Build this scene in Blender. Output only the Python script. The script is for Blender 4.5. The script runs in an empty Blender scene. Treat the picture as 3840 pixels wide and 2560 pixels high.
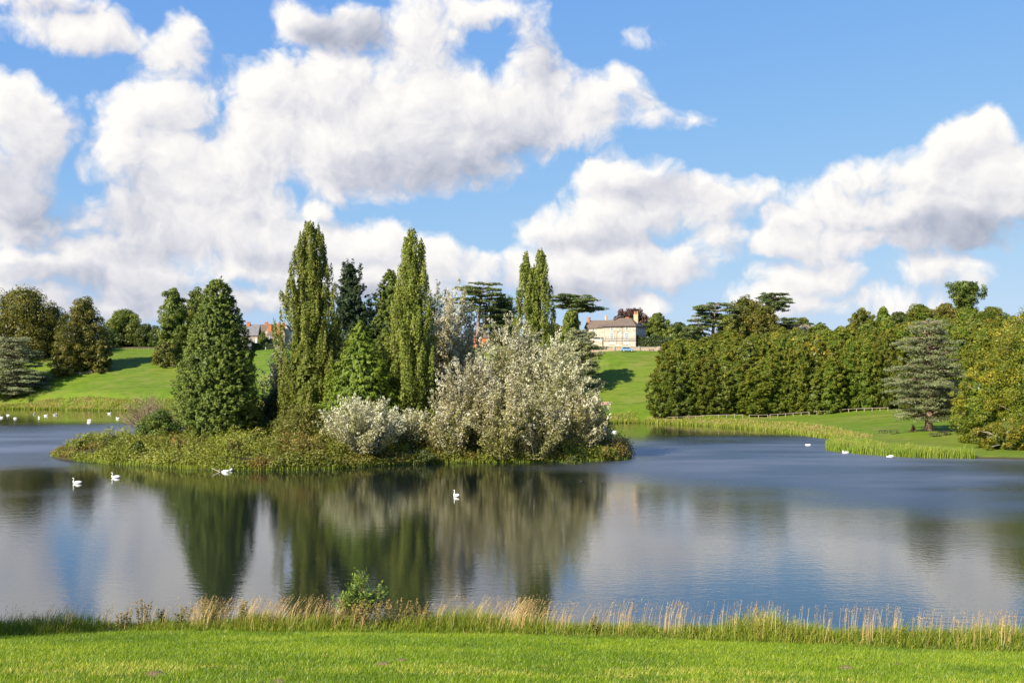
import bpy, bmesh, math, random
import numpy as np
from mathutils import Vector
R = math.radians
rng = np.random.default_rng(11)
random.seed(5)
SC = bpy.context.scene
COL = SC.collection

# ------------------------------------------------------------------ camera, sky, sun, exposure
F, HZ, CH = 4100.0, 1400.0, 13.5          # focal length / horizon row of the 3840 px photo, camera height over the lake
cam_d = bpy.data.cameras.new('camera')
cam = bpy.data.objects.new('camera', cam_d); COL.objects.link(cam)
cam.location = (0, 0, CH); cam.rotation_euler = (R(90), 0, 0)
cam_d.sensor_width = 36.0; cam_d.lens = 36.0 * F / 3840.0
cam_d.shift_y = (HZ - 1280.0) / 3840.0
cam_d.clip_start = 0.5; cam_d.clip_end = 20000
SC.camera = cam

SKY = 0.088
SUN_EL, SUN_AZ = 33.0, 43.0               # sun stands to the left, SUN_AZ degrees behind the camera plane
sd = Vector((-math.cos(R(SUN_AZ)) * math.cos(R(SUN_EL)), -math.sin(R(SUN_AZ)) * math.cos(R(SUN_EL)), math.sin(R(SUN_EL))))
sun_d = bpy.data.lights.new('sun', 'SUN'); sun_d.energy = 5.0; sun_d.angle = R(0.55); sun_d.color = (1.0, 0.93, 0.80)
sun = bpy.data.objects.new('sun', sun_d); COL.objects.link(sun)
sun.rotation_euler = sd.to_track_quat('Z', 'Y').to_euler(); sun.location = (-60, -40, 80)

vs = SC.view_settings
vs.view_transform = 'Standard'; vs.look = 'None'; vs.gamma = 1.0; vs.exposure = 0.95; vs.use_curve_mapping = False
SC.cycles.use_denoising = True
SC.cycles.max_bounces = 6; SC.cycles.diffuse_bounces = 3; SC.cycles.glossy_bounces = 3
SC.cycles.transmission_bounces = 4; SC.cycles.transparent_max_bounces = 6
SC.cycles.sample_clamp_indirect = 6.0

world = bpy.data.worlds.new('World'); SC.world = world; world.use_nodes = True


class NT:
    """small helper for node trees"""
    def __init__(s, tree): s.t = tree; s.n = tree.nodes; s.l = tree.links
    def set(s, sock, v):
        if v is None: return
        if isinstance(v, bpy.types.NodeSocket): s.l.new(v, sock)
        else: sock.default_value = v
    def node(s, typ, **kw):
        n = s.n.new(typ)
        for k, v in kw.items(): setattr(n, k, v)
        return n
    def math(s, op, a, b=None, c=None, clamp=False):
        n = s.n.new('ShaderNodeMath'); n.operation = op; n.use_clamp = clamp
        for i, v in enumerate((a, b, c)): s.set(n.inputs[i], v)
        return n.outputs[0]
    def vm(s, op, a, b=None, c=None, scale=None):
        n = s.n.new('ShaderNodeVectorMath'); n.operation = op
        for i, v in enumerate((a, b, c)): s.set(n.inputs[i], v)
        if scale is not None: s.set(n.inputs['Scale'], scale)
        return n.outputs['Value'] if op in ('DOT_PRODUCT', 'LENGTH', 'DISTANCE') else n.outputs[0]
    def noise(s, vec, scale, detail=4, rough=0.55, dist=0.0, out='Fac', lac=2.0):
        n = s.n.new('ShaderNodeTexNoise'); s.set(n.inputs['Vector'], vec)
        s.set(n.inputs['Scale'], scale); n.inputs['Detail'].default_value = detail
        n.inputs['Roughness'].default_value = rough; n.inputs['Distortion'].default_value = dist
        n.inputs['Lacunarity'].default_value = lac
        return n.outputs[out]
    def voro(s, vec, scale, detail=2, rough=0.5, smooth=0.6):
        n = s.n.new('ShaderNodeTexVoronoi'); n.voronoi_dimensions = '2D'; n.feature = 'F1'; s.set(n.inputs['Vector'], vec)
        n.inputs['Scale'].default_value = scale; n.inputs['Detail'].default_value = detail
        n.inputs['Roughness'].default_value = rough
        n.normalize = True
        return n.outputs['Distance']
    def mix(s, fac, a, b, blend='MIX'):
        n = s.n.new('ShaderNodeMix'); n.data_type = 'RGBA'; n.blend_type = blend
        s.set(n.inputs[0], fac); s.set(n.inputs[6], c4(a)); s.set(n.inputs[7], c4(b))
        return n.outputs[2]
    def ramp(s, fac, stops, interp='LINEAR'):
        n = s.n.new('ShaderNodeValToRGB'); n.color_ramp.interpolation = interp
        el = n.color_ramp.elements
        while len(el) < len(stops): el.new(0.5)
        for e, (p, c) in zip(el, stops): e.position = p; e.color = c4(c)
        s.set(n.inputs[0], fac)
        return n.outputs[0]
    def smooth(s, v, a, b, lo=0.0, hi=1.0):
        n = s.n.new('ShaderNodeMapRange'); n.interpolation_type = 'SMOOTHSTEP'
        s.set(n.inputs[0], v); n.inputs[1].default_value = a; n.inputs[2].default_value = b
        n.inputs[3].default_value = lo; n.inputs[4].default_value = hi
        return n.outputs[0]


def c4(c):
    if isinstance(c, bpy.types.NodeSocket) or c is None: return c
    return tuple(c) if len(c) == 4 else (*c, 1.0)


# --- cloud layout in panorama angles: (centre x, centre y, half width, half height, weight)
def D2(x, y): return (x * 1.6327, y * 1.6327)
CLOUDS = [
 (190, 85, 165, 46, .62), (130, 22, 125, 34, .45), (395, 150, 80, 76, .55), (415, 85, 50, 60, .55),
 (370, 255, 132, 66, 1.1), (295, 330, 62, 100, .9), (350, 380, 130, 110, .95), (470, 420, 180, 110, 1.0), (600, 330, 160, 110, 1.0),
 (610, 225, 130, 92, 1.0), (740, 200, 190, 110, 1.05), (690, 40, 75, 62, .9), (780, 62, 140, 66, 1.0), (800, 330, 240, 150, 1.1),
 (960, 60, 110, 110, .95), (1060, 15, 130, 45, .85), (960, 250, 210, 150, 1.1), (1000, 360, 220, 95, .95),
 (1130, 270, 150, 120, .9), (1240, 150, 62, 80, .8), (1250, 250, 120, 110, .95), (1350, 260, 120, 90, .95), (1430, 205, 62, 46, .7),
 (1480, 262, 80, 42, .42), (1585, 274, 44, 26, .34), (1490, 93, 40, 30, .32), (1065, 425, 70, 32, .5), (1210, 40, 50, 50, .34),
 (60, 280, 105, 95, 1.0), (15, 225, 62, 62, .95), (20, 400, 84, 110, .9), (50, 505, 110, 50, .7), (12, 520, 32, 52, .9), (260, 480, 110, 70, .7), (212, 375, 40, 34, .4),
 (170, 575, 66, 48, 1.0), (110, 610, 190, 56, .8), (250, 600, 200, 92, .9), (430, 520, 190, 110, 1.0), (560, 480, 170, 62, .9), (300, 690, 330, 46, .62), (90, 690, 160, 40, .7),
 (660, 545, 150, 66, 1.0), (735, 492, 55, 36, .85), (600, 600, 160, 52, .9), (870, 565, 130, 58, 1.0), (970, 590, 110, 62, .95), (820, 640, 260, 62, .9), (560, 690, 250, 30, .6), (1090, 610, 80, 56, .9),
 (1390, 400, 34, 36, .85), (1310, 540, 130, 72, .95), (1460, 440, 130, 84, 1.0), (1420, 500, 130, 90, 1.0), (1560, 480, 170, 72, .95), (1640, 450, 130, 48, .85), (1400, 590, 240, 66, 1.0), (1560, 600, 130, 62, .95), (1250, 620, 150, 62, .95), (1640, 560, 80, 46, .7),
 (1470, 695, 76, 34, .9), (1300, 660, 160, 36, .6),
 (2215, 330, 82, 62, 1.1), (2230, 400, 150, 90, 1.1), (2340, 430, 90, 92, 1.1), (2000, 395, 100, 60, .85), (1960, 470, 170, 82, .9), (2170, 490, 230, 66, 1.0), (1850, 560, 130, 62, .85), (2100, 545, 230, 48, .8), (2345, 400, 20, 24, .8), (1790, 500, 60, 40, .6),
 (2140, 622, 112, 46, .72), (1840, 640, 110, 60, .95), (1790, 690, 120, 46, .9), (2010, 700, 160, 34, .5), (1980, 560, 160, 40, .7),
]
# grey, shaded cloud bellies
GREYS = [(778, 66, 135, 62, 1.0), (60, 470, 190, 100, .62), (260, 470, 150, 70, .55), (40, 380, 100, 80, .45), (1000, 395, 260, 75, .6), (1190, 330, 150, 80, .5), (1240, 150, 70, 90, .5), (2240, 540, 250, 60, .75),
         (300, 560, 160, 40, .45), (640, 600, 120, 26, .5), (330, 690, 330, 60, .5), (1530, 440, 110, 40, .5), (1380, 545, 160, 24, .45), (800, 690, 300, 40, .45), (110, 20, 130, 32, .5), (1320, 660, 260, 30, .45), (160, 640, 200, 40, .45)]


def cloud_group():
    g = bpy.data.node_groups.new('cloud_density', 'ShaderNodeTree')
    g.interface.new_socket('Dir', in_out='INPUT', socket_type='NodeSocketVector')
    g.interface.new_socket('Rest', in_out='INPUT', socket_type='NodeSocketFloat')
    g.interface.new_socket('Density', in_out='OUTPUT', socket_type='NodeSocketFloat')
    g.interface.new_socket('Grey', in_out='OUTPUT', socket_type='NodeSocketFloat')
    t = NT(g)
    gi = t.node('NodeGroupInput'); rest = gi.outputs[1]; d = gi.outputs[0]; go = t.node('NodeGroupOutput')
    sx = t.node('ShaderNodeSeparateXYZ'); t.l.new(d, sx.inputs[0])
    x, y, z = sx.outputs
    u = t.math('ARCTAN2', x, y)
    hyp = t.math('SQRT', t.math('ADD', t.math('MULTIPLY', x, x), t.math('ADD', t.math('MULTIPLY', y, y), 1e-5)))
    v = t.math('DIVIDE', z, hyp)
    def comb(a, b, c):
        n = t.node('ShaderNodeCombineXYZ')
        for i, q in enumerate((a, b, c)): t.set(n.inputs[i], q)
        return n.outputs[0]
    uv = comb(u, v, 0.0); U = comb(u, u, u); V = comb(v, v, v)
    def field(lst):                                   # three cloud heaps at a time, one per vector component
        acc = None
        lst = lst + [lst[-1]] * (-len(lst) % 3)
        for k in range(0, len(lst), 3):
            a, b, c, e, w = [], [], [], [], []
            for cx, cy, rx, ry, ww in lst[k:k + 3]:
                ox, oy = D2(cx, cy); ax, ay = rx * 1.6327 / F, ry * 1.6327 / F
                uu = math.atan((ox - 1920) / F); vv = (HZ - oy) / F * math.cos(uu)
                q = math.sqrt(ww)
                a.append(q / ax); b.append(-uu / ax * q); c.append(q / ay); e.append(-vv / ay * q); w.append(ww)
            A = t.vm('MULTIPLY_ADD', U, tuple(a), tuple(b)); B = t.vm('MULTIPLY_ADD', V, tuple(c), tuple(e))
            r = t.vm('MULTIPLY_ADD', A, A, tuple(-x for x in w)); r = t.vm('MULTIPLY_ADD', B, B, r)
            acc = r if acc is None else t.vm('MINIMUM', acc, r)
        s = t.node('ShaderNodeSeparateXYZ'); t.l.new(acc, s.inputs[0])
        m = t.math('SMOOTH_MIN', t.math('SMOOTH_MIN', s.outputs[0], s.outputs[1], .3), s.outputs[2], .3)
        return t.math('MINIMUM', t.math('MULTIPLY', m, -1.0), 2.0)
    base = t.math('MAXIMUM', field(CLOUDS), -1.0)
    # the rest of the sky, outside the picture, carries the same kind of broken cumulus
    out = t.math('MAXIMUM', t.smooth(t.math('ABSOLUTE', u), .50, .66), t.smooth(v, .37, .52))
    gen = t.math('MULTIPLY_ADD', rest, 6.0, -3.75)
    base = t.math('ADD', t.math('MULTIPLY', base, t.math('SUBTRACT', 1.0, out)), t.math('MULTIPLY', gen, out))
    n1 = t.noise(d, 15.0, 6, .56)
    bil = t.voro(uv, 30.0, 2, .55)
    bil2 = t.voro(uv, 80.0, 2, .6)
    dens = t.math('ADD', base, t.math('MULTIPLY_ADD', n1, 1.6, -.80))
    dens = t.math('ADD', dens, t.math('MULTIPLY_ADD', bil, -1.30, .54))
    dens = t.math('ADD', dens, t.math('MULTIPLY_ADD', bil2, -.58, .21))
    t.l.new(dens, go.inputs[0])
    t.l.new(t.smooth(field(GREYS), -.25, 1.0), go.inputs[1])
    return g


def build_world():
    t = NT(world.node_tree); t.n.clear()
    out = t.node('ShaderNodeOutputWorld'); bg = t.node('ShaderNodeBackground')
    sky = t.node('ShaderNodeTexSky'); sky.sky_type = 'NISHITA'; sky.sun_disc = False
    sky.sun_elevation = R(SUN_EL); sky.sun_rotation = math.atan2(sd.x, sd.y)
    sky.altitude = 80; sky.air_density = 1.0; sky.dust_density = 0.0; sky.ozone_density = 1.8
    tc = t.node('ShaderNodeTexCoord').outputs['Generated']
    dirn = t.vm('NORMALIZE', tc)
    grp = cloud_group()
    # uneven swirl of the direction so that no outline stays an ellipse
    w1 = t.vm('SUBTRACT', t.noise(dirn, 9.0, 3, .55, out='Color'), (.5, .5, .5))
    w2 = t.vm('SUBTRACT', t.noise(dirn, 34.0, 4, .62, out='Color'), (.5, .5, .5))
    warp = t.vm('MULTIPLY_ADD', w1, (.06, .06, .06), t.vm('MULTIPLY_ADD', w2, (.011, .011, .011), dirn))
    rest = t.noise(dirn, 3.2, 3, .5)
    def dens(v):
        n = t.node('ShaderNodeGroup'); n.node_tree = grp; t.l.new(v, n.inputs[0]); t.l.new(rest, n.inputs[1]); return n.outputs
    d0 = dens(warp)
    d1 = dens(t.vm('ADD', warp, tuple(sd * .020)))
    a = t.smooth(d0[0], -.05, .84)
    # thin veil round the cumulus
    rel = t.math('SUBTRACT', d0[0], d1[0])
    lit = t.math('ADD', t.math('MULTIPLY', rel, .40), .78)
    thick = t.smooth(d0[0], .5, 1.9, 0.0, .10)
    lit = t.math('SUBTRACT', lit, thick)
    lit = t.math('SUBTRACT', lit, t.math('MULTIPLY', d0[1], .56), clamp=True)
    cc = t.ramp(lit, [(0.0, (.18, .20, .25)), (.30, (.29, .30, .345)), (.60, (.405, .40, .42)), (.80, (.485, .472, .465)), (1.0, (.545, .528, .505))])
    # soft shoulder on the clear sky, as film gives it
    q = SKY * 1.93
    sn = t.vm('MULTIPLY', sky.outputs[0], (1.06 * q, .97 * q, q))
    blue = t.vm('DIVIDE', t.vm('MULTIPLY', sn, (.75 / q, 1.50 / q, 6.1 / q)), t.vm('MULTIPLY_ADD', sn, (.70, 1.47, 6.0), (1, 1, 1)))
    col = t.mix(t.math('MULTIPLY', a, .97), blue, t.vm('SCALE', cc, scale=1.0 / SKY))
    t.l.new(col, bg.inputs[0]); bg.inputs[1].default_value = SKY
    t.l.new(bg.outputs[0], out.inputs[0])
    world.cycles.sampling_method = 'MANUAL'; world.cycles.sample_map_resolution = 512

build_world()

# ------------------------------------------------------------------ helpers: tagging, meshes, materials
def P(px, py, d): return np.array(((px - 1920) / F * d, d, CH - (py - HZ) / F * d))
def WP(px, py):
    d = CH * F / (py - HZ)
    return np.array(((px - 1920) / F * d, d, 0.0))
def tag(o, label=None, cat=None, group=None, kind=None):
    if label: o['label'] = label
    if cat: o['category'] = cat
    if group: o['group'] = group
    if kind: o['kind'] = kind
    return o
def empty(name, loc, rz=0.0, label=None, cat=None, group=None):
    o = bpy.data.objects.new(name, None); COL.objects.link(o)
    o.empty_display_size = .3
    o.location = [float(c) for c in loc]; o.rotation_euler = (0, 0, rz)
    return tag(o, label, cat, group)
def obj(name, me, mat=None, parent=None, loc=None, rz=None):
    o = bpy.data.objects.new(name, me); COL.objects.link(o)
    if mat is not None and len(me.materials) == 0: me.materials.append(mat)
    if parent is not None: o.parent = parent
    if loc is not None: o.location = [float(c) for c in loc]
    if rz is not None: o.rotation_euler = (0, 0, rz)
    return o
def dup(o, parent=None):
    c = o.copy(); COL.objects.link(c)
    if parent is not None: c.parent = parent
    for ch in [k for k in o.children]: dup(ch, c)
    return c
def np_mesh(name, verts, faces, smooth=False, attrs=None):
    """faces: (n,k) int array, k = 3 or 4; attrs: name -> float per face"""
    verts = np.asarray(verts, np.float32); faces = np.asarray(faces, np.int32)
    me = bpy.data.meshes.new(name); n, k = faces.shape
    me.vertices.add(len(verts)); me.vertices.foreach_set('co', verts.ravel())
    me.loops.add(n * k); me.loops.foreach_set('vertex_index', faces.ravel())
    me.polygons.add(n); me.polygons.foreach_set('loop_start', np.arange(0, n * k, k, dtype=np.int32))
    me.polygons.foreach_set('use_smooth', np.full(n, bool(smooth)))
    me.update(calc_edges=True)
    for an, av in (attrs or {}).items():
        a = me.attributes.new(an, 'FLOAT', 'FACE'); a.data.foreach_set('value', np.asarray(av, np.float32))
    return me

class MB:
    """collects boxes, prisms, tubes into one mesh"""
    def __init__(s): s.v = []; s.f = []
    def add(s, vs, fs):
        b = len(s.v); s.v += [tuple(float(c) for c in p) for p in vs]; s.f += [tuple(b + i for i in f) for f in fs]; return s
    def box(s, x0, x1, y0, y1, z0, z1):
        return s.add([(x0, y0, z0), (x1, y0, z0), (x1, y1, z0), (x0, y1, z0), (x0, y0, z1), (x1, y0, z1), (x1, y1, z1), (x0, y1, z1)],
                     [(0, 3, 2, 1), (4, 5, 6, 7), (0, 1, 5, 4), (1, 2, 6, 5), (2, 3, 7, 6), (3, 0, 4, 7)])
    def prism(s, poly, axis, a, b):
        """extrude a 2-D polygon: axis 'y' -> poly is (x,z); 'x' -> poly is (y,z); 'z' -> (x,y)"""
        n = len(poly)
        def q(p, t): return {'y': (p[0], t, p[1]), 'x': (t, p[0], p[1]), 'z': (p[0], p[1], t)}[axis]
        return s.add([q(p, a) for p in poly] + [q(p, b) for p in poly],
                     [tuple(range(n)), tuple(range(2 * n - 1, n - 1, -1))] + [(i, i + n, (i + 1) % n + n, (i + 1) % n) for i in range(n)])
    def tube(s, pts, rad, sides=6, ends=True):
        pts = [Vector([float(c) for c in p]) for p in pts]
        if not hasattr(rad, '__len__'): rad = [rad] * len(pts)
        ring = []
        for i, p in enumerate(pts):
            t = (pts[min(i + 1, len(pts) - 1)] - pts[max(i - 1, 0)]).normalized()
            a = t.orthogonal().normalized() if i == 0 else (s_a - t * s_a.dot(t)).normalized()
            s_a = a; b = t.cross(a)
            ring.append([p + (a * math.cos(2 * math.pi * k / sides) + b * math.sin(2 * math.pi * k / sides)) * rad[i] for k in range(sides)])
        fs = []
        for i in range(len(pts) - 1):
            for k in range(sides):
                k2 = (k + 1) % sides
                fs.append((i * sides + k, i * sides + k2, (i + 1) * sides + k2, (i + 1) * sides + k))
        if ends: fs += [tuple(range(sides))[::-1], tuple(range((len(pts) - 1) * sides, len(pts) * sides))]
        return s.add([q for r in ring for q in r], fs)
    def mesh(s, name, smooth=False, bevel=0.0):
        me = bpy.data.meshes.new(name); me.from_pydata(s.v, [], s.f)
        bm = bmesh.new(); bm.from_mesh(me)
        bmesh.ops.recalc_face_normals(bm, faces=bm.faces)
        if bevel > 0: bmesh.ops.bevel(bm, geom=list(bm.edges), offset=bevel, segments=1, affect='EDGES')
        bm.to_mesh(me); bm.free()
        if smooth: me.polygons.foreach_set('use_smooth', [True] * len(me.polygons))
        me.update(); return me
    def build(s, name, mat, parent=None, smooth=False, bevel=0.0): return obj(name, s.mesh(name, smooth, bevel), mat, parent)

def vnoise(x, y, scale, seed=0):
    """smooth value noise 0..1"""
    x = np.asarray(x, float) / scale; y = np.asarray(y, float) / scale
    xi = np.floor(x).astype(np.int64); yi = np.floor(y).astype(np.int64); fx = x - xi; fy = y - yi
    fx = fx * fx * (3 - 2 * fx); fy = fy * fy * (3 - 2 * fy)
    def h(a, b):
        n = (a * 374761393 + b * 668265263 + seed * 974711) & 0xffffffff
        n = ((n ^ (n >> 13)) * 1274126177) & 0xffffffff
        return ((n ^ (n >> 16)) & 0xffff) / 65535.0
    return (h(xi, yi) * (1 - fx) + h(xi + 1, yi) * fx) * (1 - fy) + (h(xi, yi + 1) * (1 - fx) + h(xi + 1, yi + 1) * fx) * fy

MATS = {}
def base_mat(name):
    m = bpy.data.materials.new(name); m.use_nodes = True; t = NT(m.node_tree); t.n.clear()
    out = t.node('ShaderNodeOutputMaterial'); return m, t, out
def principled(t, color, rough=.7, spec=.3, normal=None, metallic=0.0):
    p = t.node('ShaderNodeBsdfPrincipled'); t.set(p.inputs['Base Color'], c4(color)); t.set(p.inputs['Roughness'], rough)
    p.inputs['Specular IOR Level'].default_value = spec; p.inputs['Metallic'].default_value = metallic
    if normal is not None: t.l.new(normal, p.inputs['Normal'])
    return p
def surf(name, color, rough=.75, var=.25, scale=6.0, spec=.3, bump=0.0, bscale=40.0, color2=None, metallic=0.0, streak=False):
    if name in MATS: return MATS[name]
    m, t, out = base_mat(name)
    co = t.node('ShaderNodeTexCoord').outputs['Object']
    if streak: co = t.vm('MULTIPLY', co, (1, 1, .12))
    n = t.noise(co, scale, 6, .6)
    dark = tuple(c * (1 - var) for c in color); lite = tuple(min(1, c * (1 + var)) for c in (color2 or color))
    col = t.ramp(n, [(.3, dark), (.7, lite)])
    nor = None
    if bump:
        b = t.node('ShaderNodeBump'); b.inputs['Strength'].default_value = bump; b.inputs['Distance'].default_value = .02
        t.l.new(t.noise(co, bscale, 4, .6), b.inputs['Height']); nor = b.outputs[0]
    p = principled(t, col, rough, spec, nor, metallic)
    t.l.new(p.outputs[0], out.inputs[0]); MATS[name] = m
    return m
GAIN = 1.35
def leaf_mat(name, stops, trans=.30, rough=.5, spec=.35, objvar=.18, tint=(1, 1, 1)):
    """leaf colour from the 'rnd' number every leaf carries"""
    if name in MATS: return MATS[name]
    m, t, out = base_mat(name)
    a = t.node('ShaderNodeAttribute'); a.attribute_name = 'rnd'
    col = t.ramp(a.outputs['Fac'], [(p_, (c_[0] * GAIN * 1.03, c_[1] * GAIN, c_[2] * GAIN * .8)) for p_, c_ in stops])
    oi = t.node('ShaderNodeObjectInfo').outputs['Random']
    hs = t.node('ShaderNodeHueSaturation'); t.l.new(col, hs.inputs['Color'])
    t.set(hs.inputs['Value'], t.math('MULTIPLY_ADD', oi, objvar * 2, 1 - objvar))
    t.set(hs.inputs['Hue'], t.math('MULTIPLY_ADD', t.math('FRACT', t.math('MULTIPLY', oi, 7.31)), .024, .488))
    p = principled(t, hs.outputs[0], rough, spec)
    tr = t.node('ShaderNodeBsdfTranslucent')
    t.l.new(t.mix(1.0, hs.outputs[0], (1.25, 1.2, .6), 'MULTIPLY'), tr.inputs['Color'])
    mx = t.node('ShaderNodeMixShader'); mx.inputs[0].default_value = trans
    t.l.new(p.outputs[0], mx.inputs[1]); t.l.new(tr.outputs[0], mx.inputs[2]); t.l.new(mx.outputs[0], out.inputs[0])
    MATS[name] = m
    return m

# ------------------------------------------------------------------ terrain
FAR_SHORE = [(-900, 430), (-420, 425)] + [tuple(WP(px, py)[:2]) for px, py in
    [(-300, 1531), (0, 1533), (200, 1535), (400, 1539), (700, 1538), (1000, 1537), (1400, 1552), (1800, 1568), (2100, 1580), (2260, 1585), (2400, 1585), (2540, 1591), (2668, 1598),
     (2760, 1605), (2846, 1612), (2940, 1622), (3025, 1634), (3100, 1644), (3154, 1652), (3130, 1664), (3105, 1676), (3112, 1689), (3230, 1702), (3387, 1713), (3520, 1717), (3655, 1719), (3840, 1723)]] + [(110, 168), (150, 150), (260, 140), (900, 135)]
NEAR_SHORE = [(900, 44), (60, 44), (30, 46), (0, 49), (-20, 50), (-60, 51), (-900, 52)]
LAKE = np.array(FAR_SHORE + NEAR_SHORE)
ISLAND = np.array([tuple(WP(px, py)[:2]) for px, py in
    [(188, 1708), (230, 1722), (300, 1729), (408, 1739), (560, 1748), (700, 1757), (865, 1764), (1050, 1763), (1241, 1758), (1400, 1747), (1518, 1741), (1650, 1736), (1796, 1734), (1950, 1734), (2122, 1733), (2250, 1728), (2340, 1724), (2366, 1712),
     (2350, 1694), (2290, 1672), (2200, 1658), (2000, 1652), (1500, 1640), (1000, 1640), (700, 1642), (520, 1648), (400, 1660), (290, 1680), (210, 1696)]])

def poly_sd(pts, poly):
    """signed distance, positive inside"""
    p = np.asarray(pts, float); a = poly; b = np.roll(poly, -1, 0)
    best = np.full(len(p), 1e18); inside = np.zeros(len(p), bool)
    for i in range(len(a)):
        e = b[i] - a[i]; w = p - a[i]
        tt = np.clip((w @ e) / (e @ e), 0, 1)
        dd = w - tt[:, None] * e
        best = np.minimum(best, (dd * dd).sum(1))
        c = (a[i, 1] > p[:, 1]) != (b[i, 1] > p[:, 1])
        with np.errstate(divide='ignore', invalid='ignore'):
            xi = a[i, 0] + (p[:, 1] - a[i, 1]) * e[0] / (e[1] if e[1] != 0 else 1e-12)
        inside ^= c & (p[:, 0] < xi)
    return np.sqrt(best) * np.where(inside, 1, -1)

CTRL = np.array([P(*c) for c in [
    (-700, 1480, 440), (60, 1490, 432), (201, 1378, 452), (0, 1345, 470), (-500, 1330, 480), (430, 1440, 425), (420, 1312, 500), (590, 1312, 500), (630, 1360, 462), (500, 1370, 462), (700, 1350, 470), (830, 1400, 440),
    (1000, 1313, 480), (1000, 1400, 432), (1000, 1480, 405), (1300, 1313, 470), (1500, 1400, 400), (1790, 1306, 410), (1900, 1400, 365), (2000, 1480, 335),
    (2174, 1466, 335), (2240, 1515, 318), (2280, 1318, 366), (2420, 1318, 370), (2560, 1318, 375), (2300, 1314, 392), (2500, 1314, 392), (2400, 1400, 345), (2400, 1500, 318), (2460, 1564, 297),
    (2775, 1564, 290), (2887, 1566, 287), (3000, 1560, 284), (3200, 1544, 281), (3330, 1540, 276), (3483, 1613, 222), (3312, 1624, 232), (3400, 1620, 222), (3520, 1636, 214), (3600, 1630, 214), (3780, 1660, 200), (3250, 1600, 245), (3100, 1590, 258), (3700, 1590, 240),
    (2600, 1430, 335), (2900, 1470, 335), (2900, 1330, 400), (2650, 1300, 405), (3300, 1440, 335), (3300, 1320, 400), (3700, 1420, 320), (3700, 1240, 420), (3000, 1268, 430), (3400, 1250, 450), (4200, 1400, 320), (4200, 1240, 450), (4600, 1560, 230)]]
    + [np.array(p) for p in [(-700, 480, 15), (-400, 600, 27), (0, 600, 27), (400, 600, 30), (700, 300, 18), (0, 1000, 27), (-1500, 1200, 25), (1500, 1200, 25), (0, 3000, 20), (900, 200, 6), (-900, 460, 10)]])
_d = np.linalg.norm(CTRL[:, None, :2] - CTRL[None, :, :2], axis=2)
_n = len(CTRL)
_A = np.block([[_d, np.ones((_n, 1))], [np.ones((1, _n)), np.zeros((1, 1))]])
_W = np.linalg.solve(_A, np.append(CTRL[:, 2], 0.0))
def rbf(x, y):
    out = np.full(x.shape, _W[-1])
    for i in range(_n): out = out + _W[i] * np.hypot(x - CTRL[i, 0], y - CTRL[i, 1])
    return out
BK = [P(*c) for c in [(-1200, 2400, 37), (0, 2388, 36), (640, 2368, 35.5), (1280, 2368, 35), (1920, 2382, 34.2), (2500, 2402, 33), (3200, 2424, 31.5), (3840, 2444, 30), (5000, 2470, 29)]]
BX = np.array([b[0] for b in BK]); BY = np.array([b[1] for b in BK]); BZ = np.array([b[2] for b in BK])
def sm(t): t = np.clip(t, 0, 1); return t * t * (3 - 2 * t)
def ground(x, y):
    x = np.atleast_1d(np.asarray(x, float)); y = np.atleast_1d(np.asarray(y, float))
    sdl = poly_sd(np.stack([x, y], 1), LAKE); sdi = poly_sd(np.stack([x, y], 1), ISLAND)
    # near lawn and bank
    yb = np.interp(x, BX, BY); zb = np.interp(x, BX, BZ)
    ramp = np.where(y > -30, y, -30 + (y + 30) * .3)
    zn = zb + .19 * (yb - ramp) + .10 * (vnoise(x, y, 6, 3) - .5)
    k = np.clip((y - yb) / np.maximum(NEAR_Y(x) - yb, 1), 0, 1.3)
    zbank = zb * (1 - sm(np.clip((k - .06) / .94, 0, 1))) - .25 * (y - yb).clip(0, 3) * .3
    zn = np.where(y < yb, zn, zbank)
    # far land
    far = -sdl
    zf = np.maximum(rbf(x, y), .6)
    zf = .45 * sm(far / 1.4) + (zf - .45) * sm((far - .5) / 11) + .12 * (vnoise(x, y, 9, 8) - .5) * sm(far / 6)
    land = np.where(y < 90, np.where(sdl < 0, zn, 0), zf)
    bed = -np.minimum(1.6, .5 * sdl)
    z = np.where(sdl > 0, bed, land)
    isl = 1.25 * sm(sdi / 4.5) + .3
    return np.where(sdi > 0, isl - .3 * (1 - sm(sdi / .8)), np.where((sdl > 0) & (sdi > -3), np.maximum(bed, .0 + .35 * sdi), z))
def NEAR_Y(x): return np.interp(x, [p[0] for p in NEAR_SHORE[::-1]], [p[1] for p in NEAR_SHORE[::-1]])
def gz(x, y): return float(ground(x, y)[0])
def at(px, d): x = (px - 1920) / F * d; return np.array((x, d, gz(x, d)))

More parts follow.
